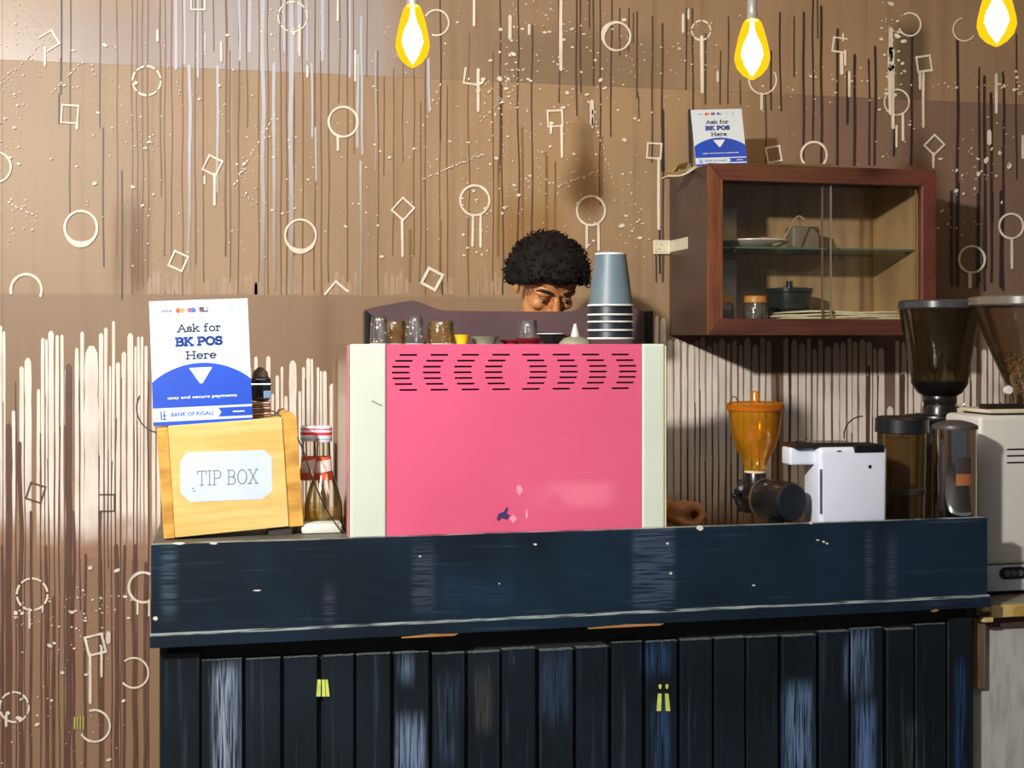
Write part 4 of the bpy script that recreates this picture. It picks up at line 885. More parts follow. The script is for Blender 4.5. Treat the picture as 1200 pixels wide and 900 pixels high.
# ------------------------------------------------------------------ steel canister
KY = 3.083; kx = X(1118.7, KY)
can = empty('steel_canister', (kx, KY, CS), 'polished steel canister with domed dark lid at the right end of the bar', 'canister')
zz = lambda py: Z(1119, py, KY)-CS
m_steel = mat('polished_steel', (196, 196, 198), .12, metal=1, col2=(180, 180, 184), scale=3, stretch=(6,6,.3))
cyl_o = link('cylinder', lathe(BM(), [(0, .001), (.0555, .001), (.0565, .004), (.0565, zz(502)), (0, zz(502))], seg=48), m_steel, can, smooth=True, local=True)
link('lid', lathe(BM(), [(0, zz(492)), (.02, zz(492.5)), (.044, zz(495)), (.0585, zz(498)), (.0600, zz(500)), (.0595, zz(502.5)), (.05, zz(503)), (0, zz(503))], seg=48), mat('dark_grey_lid', (70, 66, 64), .4), can, smooth=True, local=True)
aa = [math.radians(-118+i*5.2) for i in range(9)]
bm = BM()
def cyl(a, z, r): return bm.verts.new((r*math.cos(a), r*math.sin(a), z))
for a0, a1 in zip(aa, aa[1:]): bm.faces.new((cyl(a0, zz(553), .0572), cyl(a1, zz(553), .0572), cyl(a1, zz(534), .0572), cyl(a0, zz(534), .0572)))
link('sticker', bm, mat('dark_brown_sticker', (60, 50, 44), .4), cyl_o, local=True, label='dark brown rounded sticker')
bm = BM()
for a0, a1 in zip(aa, aa[1:]): bm.faces.new((cyl(a0, zz(566), .0572), cyl(a1, zz(566), .0572), cyl(a1, zz(553), .0572), cyl(a0, zz(553), .0572)))
link('sticker', bm, mat('copper_sticker', (150, 92, 54), .35), cyl_o, local=True, label='copper brown lower sticker')
bm = tube(BM(), [(.0578*math.cos(a), .0578*math.sin(a), zz(566.5)) for a in aa], .0015, 6); link('sticker_edge', bm, m_steel, cyl_o, local=True)

# ------------------------------------------------------------------ tall grinder with smoked hopper (stands on the side counter, behind)
def hopper(t, prof, seg, m, name='hopper', th=.003):
    return link(name, lathe(BM(), prof+[(max(r-th, .001), z) for r, z in prof[::-1]], seg=seg), m, t, smooth=True, local=True)
AY = 3.53; axx = X(1101, AY)
ga = empty('hopper_coffee_grinder', (axx, AY, SZ), 'black coffee grinder with tall empty smoked hopper, left of the white grinder', 'coffee grinder')
zz = lambda py: Z(1101, py, AY)-SZ
k = .1225/50
link('body', lathe(BM(), [(0, .001), (.095, .001), (.098, .01), (.075, .04), (.070, zz(500)), (.102, zz(493)), (.105, zz(490)), (.103, zz(486.5)), (.07, zz(484.5)), (0, zz(484))], seg=40), m_blk, ga, smooth=True, local=True)
link('neck', lathe(BM(), [(.052, zz(487)), (.050, zz(478)), (.046, zz(474)), (.050, zz(470)), (.050, zz(463)), (.046, zz(461))], seg=32), m_blk, ga, smooth=True, local=True)
m_smoke = glass('smoked_hopper_plastic', (196, 186, 162), .20, .07, .16, (72, 62, 44))
hopper(ga, [(.046, zz(464)), (.062, zz(460)), (.078, zz(452)), (.083, zz(446)), (.1195, zz(362))], 48, m_smoke)
link('hopper_base', lathe(BM(), [(.044, zz(465)), (.064, zz(460.5)), (.0795, zz(452)), (.0845, zz(447)), (.0835, zz(446.5)), (.05, zz(448))], seg=48), mat('black_base_plastic', (18, 16, 16), .3), ga, smooth=True, local=True)
link('hopper_lid', lathe(BM(), [(0, zz(351)), (.113, zz(352)), (.1215, zz(354)), (.1225, zz(361)), (.1175, zz(363)), (.1165, zz(357)), (0, zz(356))], seg=48), mat('dark_grey_lid_plastic', (64, 66, 68), .25, coat=.5), ga, smooth=True, local=True)
link('shutter_lever', tube(BM(), [(.03, -.045, zz(476)), (.046, -.052, zz(475)), (.052, -.054, zz(472.5))], .004, 8), mat('steel_lever', (190, 190, 186), .2, metal=1), ga, smooth=True, local=True)

# ------------------------------------------------------------------ white grinder with bean hopper
BY = 3.16
bxl, bxr = X(1148, BY), X(1148, BY)+.34; bzt = Z(1170, 487, BY); bzb = SZ+.012
wg = empty('white_coffee_grinder', ((bxl+bxr)/2, BY+.11, SZ), 'big white coffee grinder with a bean-filled hopper at the right edge', 'coffee grinder')
m_wh = mat('warm_white_enamel', (206, 202, 192), .35, col2=(200, 197, 190), scale=4)
m_wh2 = mat('cool_white_enamel', (208, 212, 220), .35)
zsm = Z(1180, 662, BY)
link('body', box(BM(), bxl, bxr, BY, BY+.18, zsm+.0008, bzt, .014, 4), m_wh, wg, smooth=True)
bm = BM(); prism(bm, [(bxl+.012, bzb+.0), (bxr-.012, bzb), (bxr, bzb+.016), (bxr, zsm-.0008), (bxl, zsm-.0008), (bxl, bzb+.016)], BY, BY+.18)
link('base_housing', bm, m_wh2, wg)
for px in (1166, 1300):
    x = X(1176, BY+.02) if px == 1166 else bxr-.04
    link('foot', lathe(BM(), [(0, 0), (.016, 0), (.014, .012), (0, .012)], c=(x, BY+.05, SZ), seg=16), m_black, wg)
link('underside', box(BM(), bxl+.02, bxr-.02, BY+.01, BY+.17, SZ+.004, bzb), m_black, wg)
for py in (526.5, 534, 542): link('vent_slot', box(BM(), X(1180,BY), X(1180,BY)+.115, BY-.0012, BY+.002, Z(1190, py+.9, BY), Z(1190, py-.9, BY)), m_black, wg)
bm = BM(); zc = Z(1186, 671.5, BY); r = .0165; xa, xb = X(1171,BY)+r, X(1171,BY)+.068
prism(bm, [(xb+r*math.cos(a), zc+r*math.sin(a)) for a in [math.radians(-90+i*15) for i in range(13)]]+[(xa-r*math.cos(a), zc+r*math.sin(a)) for a in [math.radians(90-i*15) for i in range(13)]], BY-.002, BY+.003)
splate = link('socket_plate', bm, mat('socket_black', (22, 24, 28), .35), wg)
for dx in (.006, .026, .046):
    link('rocker_switch', lathe(BM(), [(0, 0), (.010, 0), (.0085, .004), (0, .005)], c=(xa+dx, BY-.002, zc), seg=16, M=aim((0,-1,0))), mat('smoky_switch', (96, 104, 104), .25), splate)
hy = BY+.09; hxc = X(1204, hy)
link('top_plate', box(BM(), X(1163,BY), bxr-.02, BY+.01, BY+.17, bzt+.005, bzt+.016, .004, 2), mat('cream_plate', (214, 204, 176), .35), wg, smooth=True)
link('gasket', box(BM(), X(1167,BY), bxr-.03, BY+.016, BY+.16, bzt, bzt+.005), m_black, wg)
zz = lambda py: Z(1204, py, hy)
def lw(name, prof, m, seg=48): return link(name, lathe(BM(), prof, c=(hxc, hy, 0), seg=seg), m, wg, smooth=True)
m_hop2 = glass('clear_brownish_plastic', (240, 232, 222), .20, .06, .02, (150, 134, 112))
pf = [(.042, zz(484)), (.045, zz(466)), (.060, zz(452)), (.152, zz(361)), (.157, zz(357))]
lw('hopper', pf+[(r-.003, z) for r, z in pf[::-1]], m_hop2)
lw('hopper_lid', [(0, zz(346)), (.150, zz(347)), (.160, zz(349)), (.161, zz(357)), (.155, zz(359)), (.153, zz(352)), (0, zz(351))], mat('brown_grey_lid', (116, 104, 90), .25, col2=(100, 96, 92), coat=.5))
link('shutter', box(BM(), X(1154,hy-.05), hxc, hy-.06, hy-.02, zz(478), zz(472), .002, 2), mat('dark_shutter', (30, 24, 22), .4), wg)
link('shutter_knob', lathe(BM(), [(0, 0), (.012, 0), (.012, .010), (0, .012)], c=(X(1181, hy-.07), hy-.066, zz(456)), seg=14, M=aim((0,-1,.2))), mat('white_knob', (232, 228, 226), .3), wg, smooth=True)
# coffee beans
me_b = BM(); rnd = random.Random(3)
zt_, zb_ = zz(417), zz(482)
cnt = 0
def hr(z):
    if z > zz(452): return .060+(z-zz(452))/(zz(361)-zz(452))*.092
    if z > zz(466): return .045+(z-zz(466))/(zz(452)-zz(466))*.015
    return .043
def bean(bm, c, rot):
    vs = []
    prf = [(0,-1),(.75,-.62),(1,0),(.75,.62),(0,1)]
    M = Matrix.Translation(c) @ rot.to_matrix().to_4x4() @ Matrix.Diagonal((.0038, .0030, .0055, 1))
    rr = []
    for r, z in prf:
        rr.append([bm.verts.new(M @ Vector((0,0,z)))] if r == 0 else [bm.verts.new(M @ Vector((r*math.cos(k*PI/3), r*math.sin(k*PI/3), z))) for k in range(6)])
    for a, b in zip(rr, rr[1:]):
        for i in range(6):
            j = (i+1)%6
            if len(a) == 1: bm.faces.new((a[0], b[i], b[j]))
            elif len(b) == 1: bm.faces.new((a[i], b[0], a[j]))
            else: bm.faces.new((a[i], b[i], b[j], a[j]))
for i in range(1500):
    z = zb_+(zt_-zb_)*rnd.random()**.6; r = hr(z)-.009
    a = rnd.uniform(PI*.85, PI*2.15); bean(me_b, Vector((hxc+r*math.cos(a), hy+r*math.sin(a), z)), Euler((rnd.uniform(0,6), rnd.uniform(0,6), rnd.uniform(0,6))))
for i in range(500):
    r = (hr(zt_)-.01)*math.sqrt(rnd.random()); a = rnd.uniform(0, 2*PI); bean(me_b, Vector((hxc+r*math.cos(a), hy+r*math.sin(a), zt_+rnd.uniform(-.004,.006))), Euler((rnd.uniform(0,6), rnd.uniform(0,6), rnd.uniform(0,6))))
pfb = [(0, zb_), (hr(zb_)-.014, zb_), (hr(zz(466))-.014, zz(466)), (hr(zz(452))-.014, zz(452)), (hr(zt_)-.014, zt_-.004), (0, zt_-.004)]
lathe(me_b, pfb, c=(hxc, hy, 0), seg=32)
m_bean = mat('roast_coffee_beans', (150, 124, 72), .4, col2=(84, 66, 38), scale=150, lo=.4, hi=.6)
link('coffee_beans', me_b, m_bean, wg, smooth=True, kind='stuff')

# ------------------------------------------------------------------ glass-fronted wall cabinet
DY = 4.0
ca, cb_ = X(830, DY), X(1097, DY); cz1 = Z(960, 195, DY); cz0 = Z(960, 393, DY)
cab = empty('wall_cabinet', ((ca+cb_)/2, (DY+WY)/2, cz0), 'dark brown wooden wall cabinet with sliding glass doors', 'cabinet')
m_cw = mat('reddish_brown_wood', (104, 54, 44), .4, col2=(74, 38, 32), scale=7, stretch=(1, 1, 1), detail=6)
m_cwh = mat('reddish_brown_wood_rail', (98, 56, 44), .4, col2=(68, 38, 32), scale=7, stretch=(.4, 1, 8), detail=6)
m_cwv = mat('reddish_brown_wood_stile', (126, 76, 50), .4, col2=(82, 44, 34), scale=7, stretch=(8, 1, .4), detail=6)
m_cside = mat('dark_brown_board', (84, 62, 54), .38, col2=(76, 56, 48), scale=5)
m_cin = mat('tan_inner_board', (186, 152, 104), .5, col2=(160, 126, 90), scale=5, stretch=(6,1,.6))
t_ = .018
fw = X(847.5, DY)-ca; fz = cz1-Z(960, 214.5, DY)
link('side_board', box(BM(), ca+.003, ca+.003+t_, DY+.02, WY-.006, cz0+.002, cz1-.002, .001, 1), m_cside, cab)
link('side_board', box(BM(), cb_-.003-t_, cb_-.003, DY+.02, WY-.006, cz0+.002, cz1-.002, .001, 1), m_cside, cab)
link('top_board', box(BM(), ca+.003+t_, cb_-.003-t_, DY+.02, WY-.006, cz1-.002-t_, cz1-.002), m_cside, cab)
link('bottom_board', box(BM(), ca+.003+t_, cb_-.003-t_, DY+.02, WY-.006, cz0+fz-.006-t_, cz0+fz-.006), m_cside, cab)
ZB = cz0+fz-.0055
link('inner_lining', box(BM(), cb_-.003-t_-.004, cb_-.0032-t_, DY+.05, WY-.0125, ZB, cz1-.003-t_), m_cin, cab)
link('corner_bead', box(BM(), cb_-.003-t_-.011, cb_-.0032-t_-.0045, WY-.019, WY-.0125, ZB, cz1-.003-t_), mat('gilt_bead', (196, 150, 84), .3), cab)
link('back_board', box(BM(), ca+.02, cb_-.02, WY-.012, WY-.006, cz0+.02, cz1-.02), m_cin, cab)
def frame_piece(name, pts, m):
    bm = BM(); prism(bm, pts, DY, DY+.0198); bmesh.ops.bevel(bm, geom=list(bm.edges), offset=.0015, segments=1, affect='EDGES'); link(name, bm, m, cab)
g_ = .0006
frame_piece('frame_stile', [(ca, cz0+g_), (ca+fw-g_, cz0+fz), (ca+fw-g_, cz1-fz), (ca, cz1-g_)], m_cwv)
frame_piece('frame_stile', [(cb_, cz0+g_), (cb_-fw+g_, cz0+fz), (cb_-fw+g_, cz1-fz), (cb_, cz1-g_)], m_cw)
frame_piece('frame_rail', [(ca+g_, cz1), (cb_-g_, cz1), (cb_-fw, cz1-fz+g_), (ca+fw, cz1-fz+g_)], m_cwh)
frame_piece('frame_rail', [(ca+g_, cz0), (cb_-g_, cz0), (cb_-fw, cz0+fz-g_), (ca+fw, cz0+fz-g_)], m_cwh)
m_pane = glass('cabinet_pane', (252, 253, 252), .14, .03)
xm = X(970, DY+.03)
link('sliding_pane', box(BM(), ca+fw-.004, xm+.012, DY+.030, DY+.034, cz0+.022, cz1-.022), m_pane, cab)
link('sliding_pane', box(BM(), xm-.012, cb_-fw+.004, DY+.042, DY+.046, cz0+.022, cz1-.022), m_pane, cab)
m_brz = mat('bright_glass_edge', (206, 190, 160), .2, metal=.7)
link('pane_edge_strip', box(BM(), xm+.010, xm+.014, DY+.028, DY+.036, cz0+.022, cz1-.022), m_brz, cab)
link('pane_edge_strip', box(BM(), xm-.016, xm-.012, DY+.040, DY+.048, cz0+.022, cz1-.022), mat('brown_edge', (128, 100, 82), .3), cab)
link('pane_edge_strip', box(BM(), cb_-fw-.002, cb_-fw+.003, DY+.040, DY+.048, cz0+.022, cz1-.022), mat('gilt_edge', (176, 132, 76), .3, metal=.5), cab)
shz = Z(960, 291, DY+.12)
link('glass_shelf', box(BM(), ca+.022, cb_-.022, DY+.10, WY-.014, shz-.006, shz), glass('green_shelf_glass', (232, 244, 236), .2, .05, .06, (120, 150, 130)), cab)
link('shelf_edge', box(BM(), ca+.022, cb_-.026, WY-.0155, WY-.0142, shz-.006, shz), mat('dark_green_glass_edge', (56, 76, 62), .2), cab)
link('shelf_edge', box(BM(), ca+.022, cb_-.022, DY+.098, DY+.100, shz-.006, shz), mat('green_glass_edge', (80, 112, 92), .2), cab)
for px, yy in ((985, WY-.03), (1063, WY-.03), (1062, DY+.14), (860, DY+.14)):
    link('shelf_clip', lathe(BM(), [(0, 0), (.006, 0), (.006, .010), (0, .010)], c=(X(px, yy), yy, shz-.017), seg=12), mat('steel_clip', (190, 186, 176), .2, metal=1), cab)
# plate with food, spoon, jars and folded cloth inside
PY = DY+.20
px0 = X(884, PY)
pl = empty('food_plate', (px0, PY, shz+.0005), 'long white plate of crumbly brown food on the glass shelf', 'plate')
bm = lathe(BM(), [(0, .004), (.070, .004), (.076, 0), (.08, .0), (.122, .024), (.122, .028), (.076, .008), (0, .008)], seg=40)
link('dish', bm, mat('cream_white_glaze', (232, 222, 204), .3, coat=.4), pl, smooth=True, local=True)
bm = BM()
for i in range(90):
    a = random.uniform(0, 2*PI); r = .085*math.sqrt(random.random()); hz = .010+.028*max(0, 1-((r*math.cos(a)-.03)/.035)**2)*random.uniform(.3, 1)
    bmesh.ops.create_icosphere(bm, subdivisions=1, radius=random.uniform(.006, .011), matrix=Matrix.Translation((r*math.cos(a), r*math.sin(a)*.7, hz)))
link('food', bm, mat('brown_crumbs', (170, 128, 60), .8, col2=(120, 84, 36), scale=60), pl, local=True, kind='stuff')
sp = curve_pts([P(915, 287, PY-.09)-Vector((.03,0,.002)), P(915, 284, PY-.09), P(922, 274, PY-.08), P(930, 259, PY-.07), P(936, 253.5, PY-.06), P(942, 257, PY-.055), P(948, 263.5, PY-.05)], 6)
bm = tube(BM(), sp, [.0030+.0030*max(0, (i-len(sp)*.55)/len(sp)) *2 for i in range(len(sp))], 8)
link('serving_spoon', bm, mat('tan_plastic', (186, 152, 112), .35), smooth=True, label='tan spoon with curled handle leaning on the food plate', cat='spoon')
bm = BM(); box(bm, X(925, PY+.08), X(957, PY+.08), PY+.05, PY+.12, shz+.0005, Z(940, 266, PY+.08), .008, 3)
link('storage_tub', bm, mat('tan_grey_tub', (128, 112, 94), .5), smooth=True, label='tan grey tub on the glass shelf behind the curled spoon', cat='tub')
def cabjar(px, Y, label):
    x = X(px, Y); zb = ZB
    t = empty('lidded_jar', (x, Y, zb), label, 'jar', 'jars at the bottom of the cabinet')
    h = Z(px, 347, Y)-zb
    link('jar_glass', lathe(BM(), [(0, 0), (.040, 0), (.043, .006), (.043, h-.034), (.035, h-.022), (.035, h-.02), (.033, h-.02), (.041, h-.036), (.041, .008), (0, .004)], seg=30), m_clear, t, smooth=True, local=True)
    link('contents', lathe(BM(), [(0, .005), (.040, .008), (.040, h*.45), (0, h*.45)], seg=24), mat('dark_contents', (84, 60, 48), .7), t, local=True)
    link('lid', lathe(BM(), [(0, h), (.036, h), (.0375, h-.002), (.0375, h-.022), (.035, h-.022), (.035, h-.004), (0, h-.004)], seg=30), mat('orange_lid', (204, 136, 54), .4), t, smooth=True, local=True)
cabjar(885, DY+.11, 'clear jar with orange lid, fully visible in the cabinet corner')
cabjar(845, DY+.13, 'orange lidded jar half hidden by the cabinet frame, far left')
link('reflection_box', box(BM(), X(838, DY+.30), X(861, DY+.30), DY+.28, DY+.34, shz+.0005, Z(850, 244, DY+.30), .002, 1), mat('grey_white_reflection', (186, 190, 190), .6), label='pale upright block imitating a glass reflection at the left end of the shelf', cat='modelled reflection')  # pale block built to imitate a reflection in the cabinet glass
link('reflection_box', box(BM(), X(838, DY+.30), X(861, DY+.30), DY+.28, DY+.34, ZB, Z(850, 304, DY+.30), .002, 1), mat('grey_white_reflection2', (170, 176, 174), .6), label='pale upright block imitating a glass reflection below the shelf behind the left jar', cat='modelled reflection')  # lower part of the same reflection, built as a solid block
link('dark_pot', lathe(BM(), [(0, 0), (.075, 0), (.08, .01), (.08, .10), (.084, .105), (.084, .118), (.03, .124), (.012, .128), (.012, .145), (0, .146)], c=(X(925, DY+.27), DY+.27, ZB), seg=36), mat('dark_green_pot', (36, 42, 36), .2, coat=.5), smooth=True, label='dark lidded pot under the glass shelf behind the orange lidded jar', cat='pot')
bm = BM(); yA = DY+.06
for i in range(4):
    n = 22; xa, xb = X(903+i*5, yA), X(1062-i*4, yA); zq = ZB+.0005+i*.0088
    for (y0, y1) in ((yA-.002*i, yA+.09),):
        T_, B_ = [], []
        for k in range(n+1):
            f = k/n; x = xa+(xb-xa)*f; w = .0022*math.sin(f*9+i*1.7)+.0015*noise.noise(Vector((f*6, i*3.3, 0)))
            e = .5+.5*min(1, min(f, 1-f)*9)
            B_.append((x, zq+w*(1 if i else 0)+.0005)); T_.append((x, zq+w+.0068*e))
        prism(bm, B_+T_[::-1], y0, y1)
link('folded_napkins', bm, mat('cream_cloth', (226, 216, 180), .85, col2=(206, 194, 154), scale=30), label='long folded cream cloths lying along the cabinet bottom', cat='cloth')
# hinge bracket
hb = empty('wall_bracket', (X(790, WY-.1), WY-.01, Z(780, 289, WY)), 'cream metal bracket joining the cabinet side to the wall', 'bracket')
m_hb = mat('cream_metal', (226, 218, 190), .35)
link('wall_plate', box(BM(), X(765, WY-.008), X(788, WY-.008), WY-.012, WY-.0085, Z(775, 298, WY), Z(775, 281.5, WY), .003, 2), m_hb, hb, smooth=True)
link('side_plate', box(BM(), ca+.0, ca+.0027, WY-.20, WY-.009, Z(775, 296, WY), Z(775, 282.5, WY), .001, 1), m_hb, hb)
link('elbow', tube(BM(), [(ca+.001, WY-.010, Z(775, 297.5, WY)), (ca+.001, WY-.010, Z(775, 281.5, WY))], .004, 10), m_hb, hb, smooth=True)
for a, b in ((769,285),(772.5,292),(769,294.5),(775.5,287)):
    c0 = P(a, b, WY-.0125); link('screw', lathe(BM(), [(0, 0), (.0022, 0), (.0015, .001), (0, .001)], c=tuple(c0), seg=8, M=aim((0,-1,0))), mat('dark_screw', (40, 34, 30), .4), hb)
# things on top of the cabinet
zt = cz1+.0004
def sheet(name, px0, px1, Y0, Y1, z, m, label, cat, curl=.004, group=None, skew=0):
    bm = BM(); n = 10; mm = 4; V_ = []
    for j in range(mm+1):
        row = []
        for i in range(n+1):
            fx = i/n; fy = j/mm; Y = Y0+(Y1-Y0)*fy
            x = X(px0, Y0)+(X(px1, Y0)-X(px0, Y0))*fx+skew*fy
            h = curl*(noise.noise(Vector((fx*4+px0, fy*2, 0)))+.6)*(1-fy*.7)
            row.append(bm.verts.new((x, Y, z+max(0, h))))
        V_.append(row)
    for j in range(mm):
        for i in range(n): bm.faces.new((V_[j][i], V_[j][i+1], V_[j+1][i+1], V_[j+1][i]))
    r = bmesh.ops.solidify(bm, geom=list(bm.faces), thickness=.0016)
    return link(name, bm, m, label=label, cat=cat, group=group)
m_pap = mat('aged_white_paper', (232, 222, 194), .7, col2=(220, 206, 170))
sheet('paper_sheet', 858, 925, DY+.02, DY+.24, zt+.002, m_pap, 'thin pale paper lying on the cabinet behind the small sign', 'paper', .003)
sheet('paper_sheet', 905, 978, DY+.0, DY+.2, zt+.005, m_pap, 'thin pale paper lying on the cabinet right of the small sign', 'paper', .005)
# folded olive paper bag overhanging at the left
bm = BM()
q = [(778,203),(786,200),(793,194.5),(806,188),(814,186.5),(815,189),(812,194),(800,199.5),(788,202.5)]
prism(bm, [(P(a,b,DY+.14).x, P(a,b,DY+.14).z) for a,b in q], DY+.13, DY+.15)
for v in bm.verts:
    if v.co.x > X(805, DY+.14): v.co.y += .08
link('folded_paper', bm, mat('olive_paper', (170, 146, 92), .7, col2=(150, 126, 76)), label='folded olive brown paper hanging over the cabinet left corner', cat='paper')
bm = BM(); q = curve_pts([P(783,205.5,DY+.12), P(797,205,DY+.12), P(808,200.5,DY+.12), P(818,193.5,DY+.14)], 6)
for a, b in zip(q, q[1:]): 
    vs = [bm.verts.new(v) for v in (a, b, b+Vector((0,.07,.001)), a+Vector((0,.07,.001)))]; bm.faces.new(vs)
bmesh.ops.remove_doubles(bm, verts=bm.verts, dist=1e-5); bmesh.ops.solidify(bm, geom=list(bm.faces), thickness=.004)
link('folded_paper', bm, m_pap, label='pale paper edge curling under the olive paper on the cabinet', cat='paper')
SY = DY+.07
b0 = P(846, 191.5, SY)
w2 = (P(875, 190, SY)-P(817, 192, SY)).length; h2 = (P(812, 124, SY)-P(817, 192, SY)).length
pos_sign((b0.x, SY, zt+.004), (math.radians(-6), math.radians(-3.6), 0), w2*1.03, h2*.99, 'smaller looking white and blue card sign on top of the wall cabinet')

# ------------------------------------------------------------------ filament bulbs
m_core = emitter('glowing_filament_core', (1, .72, .32), 105)
m_shell = emitter('glowing_amber_glass', (1.0, .62, .01), 1.05, .45)
m_sock = mat('pale_metal_socket', (214, 208, 200), .25, metal=.6)
def bulb(px, py0, py1, Y, wpx, label):
    top = P(px, py0, Y); bot = P(px, py1, Y); h = top.z-bot.z; r = (X(px+wpx/2, Y)-X(px-wpx/2, Y))/2
    t = empty('pendant_bulb', (top.x, Y, bot.z), label, 'light bulb', 'filament bulbs hanging in a row')
    link('glass_bulb', lathe(BM(), [(0, 0), (r*.15, h*.015), (r*.55, h*.09), (r*.86, h*.2), (r, h*.34), (r*.97, h*.45), (r*.80, h*.68), (r*.62, h*.86), (r*.50, h*.95), (r*.36, h)], seg=32), m_shell, t, smooth=True, local=True)
    link('filament', lathe(BM(), [(0, h*.06), (r*.10, h*.10), (r*.40, h*.24), (r*.62, h*.42), (r*.50, h*.58), (r*.24, h*.74), (r*.13, h*.84), (r*.10, h*.96), (0, h*.97)], seg=20), m_core, t, smooth=True, local=True)
    link('socket', lathe(BM(), [(0, h+.072), (.006, h+.072), (.0125, h+.062), (.0135, h+.02), (.0155, h), (r*.36, h-.002), (0, h-.002)], seg=24), m_sock, t, smooth=True, local=True)
    link('cord', tube(BM(), [(0, 0, h+.07), (0, 0, 3.1-bot.z)], .003, 8), mat('dark_cord', (60, 50, 44), .6), t, smooth=True, local=True)
    return t
bulb(483.5, 6, 80, 3.25, 40, 'glowing amber filament bulb, leftmost of the three')
bulb(881.5, 23, 94, 3.25, 39, 'glowing amber filament bulb above the cabinet sign, middle of three')
bulb(1168, -18, 55, 3.25, 40, 'glowing amber filament bulb cut by the top right corner')

# ------------------------------------------------------------------ the barista, bent behind the machine
def capsule(bm, a, b, ra, rb, seg=16):
    a = Vector(a); b = Vector(b); d = b-a
    if d.length < 1e-6: return
    M = d.normalized().to_track_quat('Z', 'Y').to_matrix(); Ln = d.length; pr = []
    for i in range(5): t = PI/2*i/4; pr.append((ra*math.sin(t), -ra*math.cos(t)))
    for i in range(5): t = PI/2*i/4; pr.append((rb*math.cos(t), Ln+rb*math.sin(t)))
    pr[0] = (0, -ra); pr[-1] = (0, Ln+rb)
    lathe(bm, pr, c=tuple(a), seg=seg, M=M)
def chain(bm, pts):
    for (a, ra), (b, rb) in zip(pts, pts[1:]): capsule(bm, a, b, ra, rb)
HY = 3.80
hc = P(641, 331, HY)                       # head centre
person_loc = (hc.x+.02, 4.0, 0)
m_skin = NT('brown_skin')
c = m_skin.mix(m_skin.ramp(m_skin.noise(9, 3), .35, .7), L((216, 148, 94)), L((182, 118, 72)))
m_skin.set(m_skin.b.inputs['Base Color'], c); m_skin.b.inputs['Roughness'].default_value = .42
m_skin.b.inputs['Subsurface Weight'].default_value = .06; m_skin.b.inputs['Subsurface Radius'].default_value = (.02, .008, .004); m_skin = m_skin.m
person = empty('person', person_loc, 'person with short black curly hair bending down behind the pink machine', 'person')
bm = BM()
HR = Euler((math.radians(36), 0, math.radians(8)))        # face pitched down towards the machine, turned slightly
HM = Matrix.Translation(hc) @ HR.to_matrix().to_4x4() @ Matrix.Diagonal((1.13, 1.08, 1.08, 1))
def hp(x, y, z): return HM @ Vector((x, y, z))
hrot = HR.to_matrix()
def hb_(c, r, seg=20, e=(0,0,0)): blob(bm, hp(*c), r, seg, hrot @ Euler(e).to_matrix())
# local head frame: -y is the face, z up
hb_((0, .008, .018), (.078, .097, .085), 28); hb_((0, -.030, -.045), (.060, .060, .070), 24)
hb_((0, -.062, -.092), (.030, .026, .024)); hb_((.030, -.020, -.075), (.030, .050, .030)); hb_((-.030, -.020, -.075), (.030, .050, .030))
for s_ in (-1, 1):
    hb_((s_*.034, -.068, .012), (.030, .020, .012), 16, (0, 0, s_*.25)); hb_((s_*.040, -.062, -.028), (.024, .022, .020), 16)
    hb_((s_*.080, .008, -.018), (.010, .018, .030), 16, (0, s_*.15, s_*.3)); hb_((s_*.033, -.070, -.006), (.015, .013, .011), 14)
chain(bm, [(hp(0, -.088, 0), .011), (hp(0, -.108, -.036), .014)]); hb_((.013, -.098, -.040), (.011, .012, .009), 12); hb_((-.013, -.098, -.040), (.011, .012, .009), 12)
hb_((0, -.088, -.062), (.024, .010, .0055), 14); hb_((0, -.087, -.072), (.021, .010, .0065), 14)
nb = Vector((hc.x+.015, 4.00, hc.z-.22))
chain(bm, [(hp(0, .025, -.04), .058), (nb, .062)])
chest = Vector((hc.x+.02, 4.03, hc.z-.38)); waist = Vector((hc.x+.02, 4.08, 1.02)); hip = Vector((hc.x+.02, 4.07, .90))
chain(bm, [(nb, .062), (chest, .115), (waist, .105), (hip, .12)])
shl = Vector((hc.x+.175, 3.99, hc.z-.285)); shr = Vector((hc.x-.155, 3.99, hc.z-.285))
chain(bm, [(shr, .055), (nb-Vector((0,0,.03)), .06), (shl, .055)]); chain(bm, [(shr, .055), (chest, .10), (shl, .055)])
for s_, sh in ((-1, shr), (1, shl)):
    hj = hip+Vector((s_*.09, 0, -.03)); kn = Vector((hj.x+s_*.01, 4.03, .48)); an = Vector((hj.x+s_*.01, 4.09, .09))
    chain(bm, [(hip, .11), (hj, .088), (kn, .056), (an, .040)]); chain(bm, [(an-Vector((0,0,.03)), .040), (Vector((an.x+s_*.01, 3.97, .035)), .032), (Vector((an.x+s_*.015, 3.92, .028)), .024)])
# left hand (image right): a loosely closed fist resting on the bar, seen from the thumb side
hd = P(806, 604, 3.285); hd.z = CS+.040
wr = Vector((hd.x-.035, 3.40, CS+.048)); el = Vector((1.185, 3.74, CT+.075))
chain(bm, [(shl, .052), (el, .041), (wr, .027), (hd+Vector((-.012, .025, 0)), .030)])
